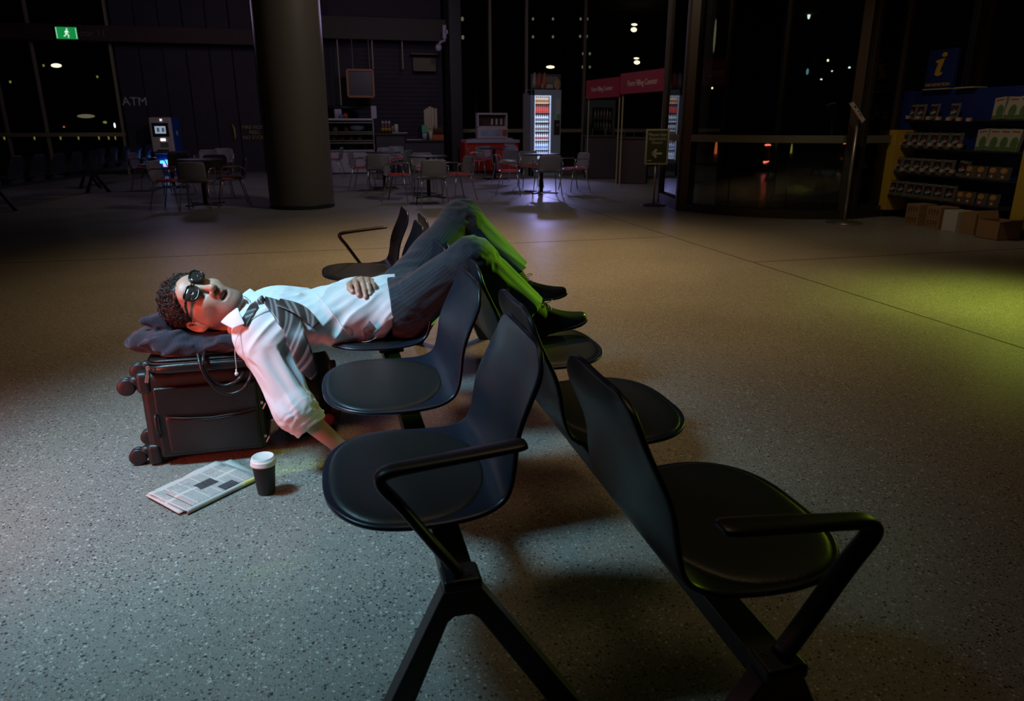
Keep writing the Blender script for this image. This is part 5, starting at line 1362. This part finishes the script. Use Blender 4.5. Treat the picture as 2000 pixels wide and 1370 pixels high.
# ------------------------------------------------------------------ form filling counters
M['bantxt'] = mat('banner_letter', (.55, .42, .36), .6); M['cdark'] = mat('desk_dark', (.022, .016, .028), .5)
def desk(x, y, w_, d_, h, rz, label):
    t = thing('form_counter', label, 'counter', (x, y, 0), rz)
    MB().box((0, 0, h/2), (w_*.92, d_*.8, h-.02)).build('base', M['cdark'], t, bevel=.01); MB().box((0, 0, h-.015), (w_, d_, .04)).build('top', M['darkmetal'], t, bevel=.006)
    for k in range(3):
        p = MB(); p.tube([(-w_*.3+w_*.3*k, 0, h+.005), (-w_*.3+w_*.3*k, .01, h+.16)], .006, 6); p.build('pen_holder', M['steel'], t)
    return t
def banner(pxl, pyl, Yl, pxr, pyr, Yr, h, txt, label, zt_):
    a = atY(pxl, pyl, Yl); b = atY(pxr, pyr, Yr); a.z = b.z = (a.z+b.z)/2
    d = (b-a); w_ = d.length; rz = math.atan2(d.y, d.x)
    t = thing('counter_banner', label, 'banner', ((a.x+b.x)/2, (a.y+b.y)/2, 0), rz)
    MB().box((0, 0, a.z-h/2), (w_, .05, h)).build('panel', M['banner'], t, bevel=.006)
    textobj('banner_text', txt, zt_, frameM((0, -.028, a.z-h/2-.01), UXb, UZb), M['bantxt'], t, .006, sx=min(1, .70*w_/(zt_*9.2)))
    for sx in (-w_/2+.05, w_/2-.05): MB().tube([(sx, .03, .002), (sx, .03, a.z-h*.5)], .016, 8).build('pole', M['mull'], t)
    return t
banner(1147, 160, 16.6, 1212, 147, 15.1, .40, 'Form Filling Counter', 'red Form Filling Counter banner on poles, farthest and smallest of three', .135)
banner(1214, 148, 14.6, 1306, 128, 12.9, .40, 'Form Filling Counter', 'red Form Filling Counter banner on poles, middle of three', .16)
banner(1318, 126, 12.3, 1440, 108, 11.4, .40, 'Form Filling Counter', 'red Form Filling Counter banner seen through the door glass, nearest of three', .20)
q1, q2, q3 = at(1188, 350), at(1246, 360), at(1292, 366)
desk(q1.x, q1.y+.3, 1.05, .6, 1.02, -.3, 'dark form filling counter right of the vending machine')
desk(q2.x, q2.y+.35, .72, .55, 1.0, -.5, 'dark form filling counter behind the green door sign')
v2 = thing('vending_reflection', 'dim vending machine reflection modelled behind the farthest red banner', 'reflection', (X_at(1176, 230, 18.8), 18.8, 0), -.1)  # stands in for the vending machine mirrored in glass, as solid geometry
MB().box((0, .3, .95), (.72, .6, 1.88)).build('cabinet', mat('reflection_grey', (.07, .10, .12), .5), v2, bevel=.01); MB().box((0, -.005, 1.05), (.56, .02, 1.3)).build('glass_door', mat('reflection_glass', (.02, .025, .03), .2), v2)  # case and door of the mirrored vending machine
for r in range(4):
    p = MB()
    MB().box((0, -.02, .50+.30*r), (.54, .012, .018)).build('shelf', M['shelfw'], v2)
for r in range(4):  # bottles of the mirrored machine, modelled the same way
    for k in range(6):
        o = MB().lathe([(.028, 0), (.028, .15), (.012, .2), (.012, .24)], 8).build('drink_bottle', mat('fb%d%d' % (r, k), random.choice([(.2, .22, .2), (.10, .2, .2), (.25, .12, .1)]), .3), None, smooth=True)  # bottle of the mirrored vending machine
        o.location = v2.location+Vector((-.22+.088*k, -.045+.022*(-.22+.088*k)/.22, .51+.30*r)); tag(o, 'bottle on the %s shelf of the dim vending machine reflection' % ('lowest', 'second', 'third', 'highest')[r], 'bottle', 'bottles on the %s shelf of the vending reflection' % ('lowest', 'second', 'third', 'highest')[r])

# ------------------------------------------------------------------ sign by the revolving door
M['signgreen'] = mat('sign_green', (.045, .06, .02), .5); M['signrim'] = mat('sign_rim', (.38, .40, .24), .4); M['signw'] = mat('sign_white', (.50, .52, .40), .6)
pB = at(1276, 402); 
sg_ = thing('door_sign', 'standing sign reading Please Use Automatic Doors with a left arrow', 'sign', pB, -.20)
MB().lathe([(.20, 0), (.20, .012), (.17, .02), (.03, .025)], 40).build('base', M['darkmetal'], sg_, smooth=True)
zt0 = atY(1290, 320, pB.y).z; zt1 = atY(1293, 254, pB.y).z
MB().tube([(0, 0, .02), (0, 0, zt0+.02)], .014, 10).build('pole', M['steel'], sg_, smooth=True)
hS = zt1-zt0; wS = .345
TS = Matrix.Rotation(-.12, 3, 'X')
def sgp(x, y, z): return Vector((x, y, (zt0+zt1)/2+z))
MB().box(sgp(0, -.012, 0), (wS, .02, hS)).build('panel', M['signgreen'], sg_)
for a, d in ((sgp(0, -.016, hS/2), (wS+.02, .032, .028)), (sgp(0, -.016, -hS/2), (wS+.02, .032, .028)), (sgp(wS/2, -.016, 0), (.028, .032, hS)), (sgp(-wS/2, -.016, 0), (.028, .032, hS))): MB().box(a, d).build('frame', M['signrim'], sg_, bevel=.006)
for k, ln_ in enumerate(('Please Use', 'Automatic', 'Doors')): textobj('sign_text', ln_, .066, frameM(sgp(0, -.024, hS*(.36-.115*k)), UXb, UZb), M['signw'], sg_, .004)
ar = MB(); ar.bar(sgp(-.06, -.025, -hS*.19), sgp(.085, -.025, -hS*.19), .034, .004); ar.bar(sgp(-.075, -.025, -hS*.19-.008), sgp(-.005, -.025, -hS*.19+.062), .034, .004); ar.bar(sgp(-.075, -.025, -hS*.19+.008), sgp(-.005, -.025, -hS*.19-.062), .034, .004)
ar.build('arrow', M['signw'], sg_)
MB().box(sgp(-.11, -.024, -hS*.40), (.07, .003, .014)).build('small_print', M['signw'], sg_)

# ------------------------------------------------------------------ revolving door drum
M['dframe'] = mat('door_frame', (.030, .024, .018), .45); M['band'] = mat('door_band', (.17, .17, .14), .5)
A0, B0 = at(1335, 411), at(1643, 428)
dr = bpy.data.objects.new('door_1', None); col.objects.link(dr); dr['kind'] = 'structure'; Cx = (A0+B0)/2; dr.location = Cx
dv = (B0-A0); Lc = dv.length; dn = Vector((dv.y, -dv.x, 0)).normalized()
if dn.dot(CP-Cx) < 0: dn = -dn
dt_ = dv.normalized(); hD = 4.6
sag = .34; Rr = (Lc*Lc/4+sag*sag)/(2*sag); half = math.asin(Lc/2/Rr)
def arc(a, r=0.0): return dt_*((Rr+r)*math.sin(a))+dn*((Rr+r)*math.cos(a)-(Rr-sag))
def arcwall(name, a0, a1, z0, z1, th, m, n=20):
    b = MB(); rows = []
    for a in np.linspace(a0, a1, n):
        p, q_ = arc(a, -th/2), arc(a, th/2); rows.append([Vector((p.x, p.y, z0)), Vector((q_.x, q_.y, z0)), Vector((q_.x, q_.y, z1)), Vector((p.x, p.y, z1)), Vector((p.x, p.y, z0))])
    b.grid(rows); b.f += [(0, 1, 2, 3), tuple(len(b.v)-5+i for i in (3, 2, 1, 0))]; b.m += [0, 0]
    return b.build(name, m, dr)
for i in range(3): arcwall('curved_glass', -half+2*half*i/3+.004, -half+2*half*(i+1)/3-.004, .12, hD, .016, M['glassg'], 10)
arcwall('base_track', -half, half, 0, .12, .09, M['dframe']); arcwall('canopy', -half, half, hD, hD+.7, .12, M['dframe']); arcwall('push_rail', -half+.02, half-.02, 1.02, 1.12, .05, M['band'])
for a in (-half, half): p = arc(a); MB().box((p.x, p.y, 2.6), (.13, .13, 5.2), Matrix.Rotation(math.atan2(dv.y, dv.x), 3, 'Z')).build('post', M['dframe'], dr, bevel=.01)
for k in range(3):
    a = math.radians(75+120*k); c0 = -dn*(.9); p1 = c0+Vector((math.cos(a), math.sin(a), 0))*1.15
    MB().box(((c0.x+p1.x)/2, (c0.y+p1.y)/2, 2.3), (1.15, .012, 4.4), Matrix.Rotation(a, 3, 'Z')).build('wing_glass', M['glassg'], dr); MB().box((p1.x, p1.y, 2.3), (.05, .04, 4.5), Matrix.Rotation(a, 3, 'Z')).build('wing_stile', M['dframe'], dr)
    MB().box(((c0.x+p1.x)/2, (c0.y+p1.y)/2, .07), (1.15, .045, .12), Matrix.Rotation(a, 3, 'Z')).build('wing_rail', M['dframe'], dr)
MB().tube([-dn*.9+Vector((0, 0, .02)), -dn*.9+Vector((0, 0, 4.6))], .05, 12).build('shaft', M['dframe'], dr)
# side screens either side of the drum
def screen(n, p, q_, mulls=(), rail=True, z1=5.0):
    o = bpy.data.objects.new('window_%d' % n, None); col.objects.link(o); o['kind'] = 'structure'; c = (p+q_)/2; o.location = c; d = q_-p; w_ = d.length; o.rotation_euler = (0, 0, math.atan2(d.y, d.x))
    MB().box((0, 0, z1/2+.1), (w_, .016, z1-.2)).build('glass_pane', M['glassg'], o); MB().box((0, 0, .08), (w_, .10, .16)).build('sill', M['dframe'], o)
    for s in (-w_/2, w_/2): MB().box((s, 0, z1/2), (.09, .12, z1)).build('post', M['dframe'], o, bevel=.008)
    if rail: MB().box((0, -.04, 1.07), (w_, .04, .10)).build('rail', M['band'], o)
    return o
C1 = at(1290, 394); C1.z = 0
screen(3, C1, A0+Vector((-.05, .05, 0)))
Rk = Vector((8.9, 8.9, 0)); screen(4, B0+Vector((.14, .0, 0)), at(1716, 422)); screen(6, at(1716, 422)+Vector((.1, .1, 0)), Rk); screen(5, Rk+Vector((.1, -.1, 0)), Vector((9.6, 1.0, 0)))
s2 = thing('exit_arrow_sign', 'small framed sign with a right arrow behind the door glass', 'sign', atY(1694, 285, 9.3)*1.0); s2.location.z = 0
za, zc = atY(1694, 315, 9.3).z, atY(1694, 262, 9.3).z
MB().box((0, 0, (za+zc)/2), (.28, .02, zc-za)).build('panel', M['dframe'], s2)
for a, d in (((0, -.012, zc), (.30, .03, .02)), ((0, -.012, za), (.30, .03, .02)), ((-.15, -.012, (za+zc)/2), (.02, .03, zc-za)), ((.15, -.012, (za+zc)/2), (.02, .03, zc-za))): MB().box(a, d).build('frame', M['signrim'], s2)
ar = MB(); zc_ = (za+zc)/2; ar.bar((-.07, -.014, zc_), (.05, -.014, zc_), .022, .004); ar.bar((.06, -.014, zc_-.006), (.012, -.014, zc_+.05), .022, .004); ar.bar((.06, -.014, zc_+.006), (.012, -.014, zc_-.05), .022, .004); ar.build('arrow', M['signw'], s2)
MB().tube([(0, .02, .01), (0, .02, za)], .014, 8).build('pole', M['steel'], s2); MB().lathe([(.16, 0), (.16, .012), (.02, .02)], 24, (0, .02, 0)).build('base', M['darkmetal'], s2, smooth=True)

# ------------------------------------------------------------------ notice stand and information rack
pN = at(1648, 436)
ns = thing('notice_stand', 'slim metal stand with tilted white notice at the top, before the revolving door', 'stand', pN, -.35)
MB().lathe([(.23, 0), (.23, .014), (.20, .022), (.03, .028)], 48).build('base', M['steel'], ns, smooth=True); hN = atY(1675, 235, pN.y).z
MB().tube([(0, 0, .02), (0, 0, hN)], .021, 12).build('pole', M['steel'], ns, smooth=True)
a_v = Vector((.45, -.35, -.75)).normalized(); b_v = Vector((.75, .6, 0)); b_v = (b_v-a_v*b_v.dot(a_v)).normalized(); n_v = a_v.cross(b_v)
Mt = Matrix.Rotation(.35, 3, 'Z') @ Matrix((a_v, b_v, n_v)).transposed()
MB().box((-.02, 0, hN+.10), (.31, .24, .014), Mt).build('holder', M['steel'], ns, bevel=.004); MB().box(Vector((-.02, 0, hN+.10))+Mt @ Vector((.0, 0, .009)), (.28, .21, .003), Mt).build('notice', M['paper'], ns)
for j, (dx, w_, h_) in enumerate(((-.07, .10, .03), (.0, .11, .012), (.05, .05, .045))): MB().box(Vector((-.02, 0, hN+.10))+Mt @ Vector((dx, 0, .0115)), (h_, w_, .002), Mt).build('printed_line', M['darkmetal'], ns)

P0 = at(1725, 424); P1 = at(1962, 462)
d = (P1-P0); d.z = 0; rw = d.length; rzr = math.atan2(d.y, d.x)
rk = thing('information_rack', 'blue and yellow information rack holding rows of free guidebooks', 'rack', ((P0.x+P1.x)/2, (P0.y+P1.y)/2, 0), rzr)
Rz = Matrix.Rotation(rzr, 3, 'Z')
def rw_(x, y, z): return Vector(rk.location)+Rz @ Vector((x, y, z))
def fitz(px, py):                                      # height on the rack's front plane under a pixel
    d_ = ray(px, py); n_ = Rz @ Vector((0, -1, 0)); t = (Vector(rk.location)-CP).dot(n_)/d_.dot(n_); p = CP+d_*t
    l = Rz.transposed() @ (p-Vector(rk.location)); return l.x, p.z
zTop = fitz(1850, 172)[1]; W = rw
MB().box((0, .36, .10+(zTop-.10)/2), (W+.36, .05, zTop-.10)).build('back_board', M['blue'], rk, bevel=.006)
zy = fitz(1738, 254)[1]
for sx in (-1, 1):
    x = sx*(W/2+.06) if sx < 0 else W/2+.115
    MB().box((x, .18, .10+(zy-.10)/2), (.17, .40, zy-.10)).build('side_panel', M['yellow'], rk, bevel=.006)
    MB().box((x, .27, (zy+zTop)/2), (.17, .22, zTop-zy-.01)).build('upper_panel', M['blue'], rk, bevel=.006)
    for sy in (.02, .36):
        cb = MB(); cb.lathe([(.012, -.012), (.036, -.012), (.036, .012), (.012, .012)], 16, (x+.04*sx, sy, .037), Matrix.Rotation(PI/2, 3, 'X')); cb.box((x+.04*sx, sy, .075), (.05, .05, .05)); cb.build('caster', M['rubber'], rk)
lv = [fitz(1800, 234)[1], fitz(1795, 290)[1], fitz(1790, 340)[1], fitz(1780, 386)[1]]
SHY = [.10, .05, .0, -.05]
for i, z in enumerate(lv): MB().box((0, .20+SHY[i]/2, z-.012), (W-.02, .32-SHY[i], .018)).build('shelf', M['darkmetal'], rk)
xS0, zS0 = fitz(1768, 165); xS1, zS1 = fitz(1832, 93)
isg = MB(); MB().box(((xS0+xS1)/2, .34, (zTop+zS1)/2), (abs(xS1-xS0), .06, zS1-zTop+.02)).build('header_sign', M['blue'], rk, bevel=.006)
xm = (xS0+xS1)/2; zm = zTop+(zS1-zTop)*.60
M['iy'] = mat('sign_yellow', (.55, .36, .03), .55)
ib = MB(); hS = zS1-zTop
ib.ell((xm+.045, .305, zm+hS*.28), (.045, .006, .030), 14, 8)
ib.prism([(-.075, .075), (.055, .095), (.005, -.06), (.015, -.085), (.05, -.075), (.04, -.105), (-.02, -.125), (-.075, -.105), (-.07, -.06), (-.035, .045), (-.08, .045)], (xm, .303, zm), (1, 0, 0), (0, 0, 1), (0, 1, 0), .008)
ib.build('letter_i', M['iy'], rk); textobj('sign_text', 'INFORMATION', .058, frameM((xm, .303, zTop+hS*.13), UXb, UZb), M['iy'], rk, .006)
M['cov'] = mat('cover_black', (.022, .020, .022), .45); M['covw'] = mat('cover_pale', (.36, .36, .30), .6); M['covo'] = mat('cover_brown', (.10, .055, .03), .5); M['pages'] = mat('page_edges', (.32, .30, .30), .8)
M['cr'] = mat('cover_red', (.40, .05, .03), .6); M['cb'] = mat('cover_blue', (.16, .30, .36), .6); M['cg'] = mat('cover_green', (.07, .14, .05), .7, var=.6, bscale=40); M['cy'] = mat('cover_gold', (.42, .22, .06), .6, var=.5, bscale=40); M['cw'] = mat('cover_letters', (.42, .40, .36), .6); M['dusk'] = mat('cover_dusk', (.12, .10, .05), .6, var=.8, bscale=60)
def guide(kind):
    t = thing('guidebook', 'x', 'book', (0, 0, 0), 0); h, w_ = {'s': (.205, .118), 'w': (.255, .150), 'b': (.150, .105)}[kind]; th = .012
    MB().box((0, th/2+.001, h/2), (w_, th, h)).build('pages', M['pages'], t); MB().box((0, 0, h/2), (w_, .003, h)).build('cover', {'s': M['cov'], 'w': M['covw'], 'b': M['covo']}[kind], t)
    if kind == 's':
        textobj('cover_title', 'SYDNEY', .032, frameM((0, -.002, h*.90), UXb, UZb), M['cw'], t, .002)
        MB().ell((.005, -.003, h*.55), (.018, .002, .022), 10, 6).build('cover_picture', M['cr'], t); MB().ell((-.018, -.003, h*.42), (.024, .002, .022), 10, 6).build('cover_picture', M['cb'], t); MB().ell((.022, -.003, h*.45), (.03, .002, .010), 10, 6, Matrix.Rotation(-.5, 3, 'Y')).build('cover_picture', M['cw'], t); MB().box((0, -.0025, h*.13), (w_*.94, .002, h*.20)).build('cover_picture', M['dusk'], t)
    elif kind == 'w':
        MB().box((.0, -.0025, h*.88), (w_*.7, .002, h*.07)).build('cover_title', M['cr'], t); MB().ell((.02, -.003, h*.36), (.05, .002, .075), 12, 8).build('cover_picture', M['cg'], t); MB().box((0, -.0025, h*.10), (w_*.95, .002, h*.18)).build('cover_picture', M['cg'], t)
    else:
        MB().ell((0, -.003, h*.72), (.045, .002, .032), 12, 8).build('cover_picture', M['cy'], t); MB().ell((.0, -.003, h*.25), (.020, .002, .016), 12, 8).build('cover_picture', M['cw'], t)
    return t
G0 = {}
ORD = ['first', 'second', 'third', 'fourth', 'fifth', 'sixth', 'seventh']
def place_guide(kind, px, row, label, group, tilt=0, lean=-.14, y=0, dup=2):
    z = lv[row]-.002; xx = fitz(px, (234, 290, 340, 386)[row]-14)[0]
    for k in range(dup+1):
        if kind not in G0: G0[kind] = guide(kind); o = G0[kind]
        else: o = copy_tree(G0[kind])
        o.location = rw_(xx, SHY[row]+.055+.020*k+y, z+.001); o.rotation_euler = (Matrix.Rotation(rzr, 3, 'Z') @ Matrix.Rotation(tilt, 3, 'Y') @ Matrix.Rotation(lean, 3, 'X')).to_euler()
        if k == 0: o['label'] = label; o['group'] = group
        else: o['label'] = 'guidebook filed behind the front copies on the information rack'; o['group'] = 'guidebooks filed behind the front copies'
RN2 = ['top', 'second', 'third', 'bottom']
rowsS = [[1760, 1777, 1802, 1841], [1751, 1771, 1789, 1809, 1829, 1851], [1743, 1762, 1781, 1800, 1821, 1842, 1869], [1740, 1756, 1775, 1791, 1810, 1830, 1852]]
gN = 'black guidebooks at the front of the rack'
for r, xs in enumerate(rowsS):
    for i, px in enumerate(xs): place_guide('s', px, r, 'black SYDNEY guidebook, %s from left on the %s shelf of the rack' % (ORD[i], RN2[r]), gN, .0 if not (r == 2 and i == 6) else .12, -.14, dup=2 if (r > 0) else 1)
for r, xs in ((0, [1929, 1951, 1973]), (1, [1903, 1922, 1942, 1962])):
    for i, px in enumerate(xs): place_guide('w', px, r, 'pale guidebook with red title, %s from left on the %s shelf of the rack' % (ORD[i], RN2[r]), 'pale guidebooks at the right of the rack', (-.12 if i == 0 else .04), -.16)
for r, xs in ((2, [1886, 1908, 1932, 1954]), (3, [1875, 1892, 1916, 1940])):
    for i, px in enumerate(xs): place_guide('b', px, r, 'small brown guidebook, %s from left on the %s shelf of the rack' % (ORD[i], RN2[r]), 'brown guidebooks at the right of the rack', 0, -.12)
M['price'] = mat('price_label', (.42, .40, .38), .6)
for r, (a, b, py) in enumerate(((1759, 1877, 229), (1750, 1866, 280), (1741, 1857, 330))):
    for k in range(7):
        px = a+(b-a)*k/6; x, z = fitz(px, py+.04*(px-a)); MB().box((x, SHY[r]+.022, z), (.088, .004, .042)).build('price_label', M['price'], rk); MB().box((x+.032, SHY[r]+.0185, z), (.018, .003, .036)).build('price_mark', M['cr'], rk)
mg = MB()
for k, (px, w_) in enumerate(((1795, .42), (1850, .30))):
    x, z = fitz(px, 174); o = MB().box((0, 0, .008), (w_, .22, .016)).build('magazine', M['covw'], None, bevel=.003); o.location = rw_(x, .36, zTop+.0005); o.rotation_euler = (0, 0, rzr); tag(o, ('pile of flat leaflets on top of rack under the sign', 'thin leaflets on top of the rack right of the sign')[k], 'leaflets')
# cartons under the rack
def carton(px, pyb, w_, d_, h, m, label, z=0, y=.0, open_=False, marks=True, rot=0):
    p = at(px, pyb); l = Rz.transposed() @ (p-Vector(rk.location))
    t = thing('cardboard_box', label, 'box', rw_(l.x, max(l.y, -.3)+d_/2+y, z), rzr+rot)
    if open_:
        b = MB(); b.box((0, 0, .006), (w_, d_, .012)); 
        for a, dd in (((0, -d_/2+.004, h/2), (w_, .008, h)), ((0, d_/2-.004, h/2), (w_, .008, h)), ((-w_/2+.004, 0, h/2), (.008, d_, h)), ((w_/2-.004, 0, h/2), (.008, d_, h))): b.box(a, dd)
        b.build('body', m, t); MB().bar((w_/2, 0, h), (w_/2+.10, 0, h+.03), .006, d_*.9).build('flap', m, t); MB().bar((-w_/2, 0, h), (-w_/2-.03, 0, h+.09), .006, d_*.9).build('flap', m, t)
    else:
        MB().box((0, 0, h/2), (w_, d_, h)).build('body', m, t, bevel=.003); MB().box((0, 0, h+.0005), (.05, d_*.98, .001)).build('tape', mat('tape', (.28, .2, .1), .4), t)
        if marks:
            b = MB()
            for j in range(3):
                for k in range(4): b.box((-w_*.3+w_*.2*k, -d_/2-.001, h*(.3+.2*j)), (.018, .002, .016 if j else .008))
            b.build('printed_mark', M['darkmetal'], t)
    return t
carton(1749, 441, .215, .28, .135, M['cardboard'], 'brown carton under the rack, lower of left pair'); carton(1749, 441, .215, .28, .135, M['cardboard'], 'brown carton under the rack, upper of left pair', .1365)
carton(1783, 448, .215, .28, .135, M['cardboard'], 'brown carton under the rack, lower of second pair'); carton(1783, 448, .215, .28, .135, M['cardboard'], 'brown carton under the rack, upper of second pair', .1365)
carton(1817, 453, .21, .26, .25, mat('white_card', (.55, .52, .47), .7), 'plain white carton under the rack', marks=False, y=.02)
carton(1851, 459, .20, .26, .26, M['cardboard'], 'tall plain brown carton beside the white carton', marks=False, y=.02)
carton(1905, 468, .30, .32, .21, M['cardboard'], 'open brown carton with raised flaps, rightmost under the rack', open_=True, y=-.09)

# ------------------------------------------------------------------ city lights beyond the glass, with glowing reflections among them
ob = thing('office_building', 'dark building beyond the rear glass with scattered lit windows and pendant lamp reflections', 'building', (2, 33, 0))
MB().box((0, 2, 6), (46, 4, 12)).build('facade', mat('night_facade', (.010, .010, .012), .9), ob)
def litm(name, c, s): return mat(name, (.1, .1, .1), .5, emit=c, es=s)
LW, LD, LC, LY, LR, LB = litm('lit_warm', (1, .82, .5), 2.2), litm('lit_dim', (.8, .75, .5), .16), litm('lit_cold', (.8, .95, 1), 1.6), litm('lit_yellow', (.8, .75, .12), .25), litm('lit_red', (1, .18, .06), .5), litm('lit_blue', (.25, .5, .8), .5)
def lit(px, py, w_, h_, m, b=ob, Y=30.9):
    s = Y/30.9*.0235; p = atY(px, py, Y); MB().ell(p-Vector(b.location), (w_*s/2, .05, h_*s/2), 10, 6).build('light_or_reflection', m, b)
for px, py in ((110, 128), (255, 149)): lit(px, py, 15, 6, LW)  # pendant lamp reflections in the glass, modelled as glowing discs
lit(1075, 131, 16, 5, LW)  # another mirrored pendant lamp as a glowing disc
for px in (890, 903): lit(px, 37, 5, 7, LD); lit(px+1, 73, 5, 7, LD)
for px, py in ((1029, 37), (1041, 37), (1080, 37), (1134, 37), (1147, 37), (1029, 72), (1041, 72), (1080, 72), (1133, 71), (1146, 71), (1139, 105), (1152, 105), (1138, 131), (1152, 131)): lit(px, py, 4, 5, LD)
for px, py, w_, h_ in ((1239, 48, 12, 4), (1238, 58, 12, 8), (1243, 114, 11, 3), (1244, 122, 12, 7), (1305, 114, 9, 3), (1303, 121, 6, 4)): lit(px, py, w_, h_, LW)  # more pendant lamps mirrored in the glass, made emissive
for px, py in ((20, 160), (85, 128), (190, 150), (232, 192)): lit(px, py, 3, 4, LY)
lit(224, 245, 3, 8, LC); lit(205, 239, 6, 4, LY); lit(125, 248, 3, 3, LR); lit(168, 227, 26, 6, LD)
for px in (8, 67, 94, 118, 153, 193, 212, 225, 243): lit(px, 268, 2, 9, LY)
ob2 = thing('harbour_building', 'dark waterfront beyond the right hand glass with scattered coloured lights and reflections', 'building', (33, 33, 0))
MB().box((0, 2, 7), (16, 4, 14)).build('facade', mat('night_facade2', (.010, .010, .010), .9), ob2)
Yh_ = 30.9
lc = [(1580, 30, 6, 14, LC), (1592, 18, 6, 6, LC), (1462, 52, 4, 18, LW), (1469, 33, 4, 8, LW), (1459, 97, 4, 10, LW), (1466, 88, 3, 5, LW), (1774, 46, 5, 5, LC), (1659, 132, 5, 4, LC), (1617, 118, 4, 5, LW), (1625, 139, 3, 3, LC), (1604, 155, 5, 3, LC), (1577, 140, 5, 12, LB), (1421, 178, 7, 20, LB), (1391, 172, 3, 4, LW), (1331, 184, 3, 3, LC), (1486, 170, 3, 7, LW), (1454, 187, 6, 14, LB), (1518, 179, 3, 4, LY), (1688, 176, 5, 4, LB), (1694, 204, 5, 5, LC), (1709, 204, 3, 4, LC), (1729, 116, 3, 4, LR), (1396, 70, 4, 60, LD), (1438, 106, 3, 3, LC), (1883, 117, 3, 3, litm('lit_green', (.1, .6, .25), .4)), (1398, 295, 6, 40, LR), (1498, 360, 5, 34, LR), (1388, 365, 4, 36, LR), (1452, 318, 5, 60, LY), (1545, 300, 4, 40, LY)]  # low red and yellow streaks and top cold spots are emissive reflections
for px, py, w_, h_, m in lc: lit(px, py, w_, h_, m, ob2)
# right hand side beyond the rack
S(MB().box((17.5, 1.0, 2.5), (.2, 40, 5.2)).build('wall_right', M['wall']))
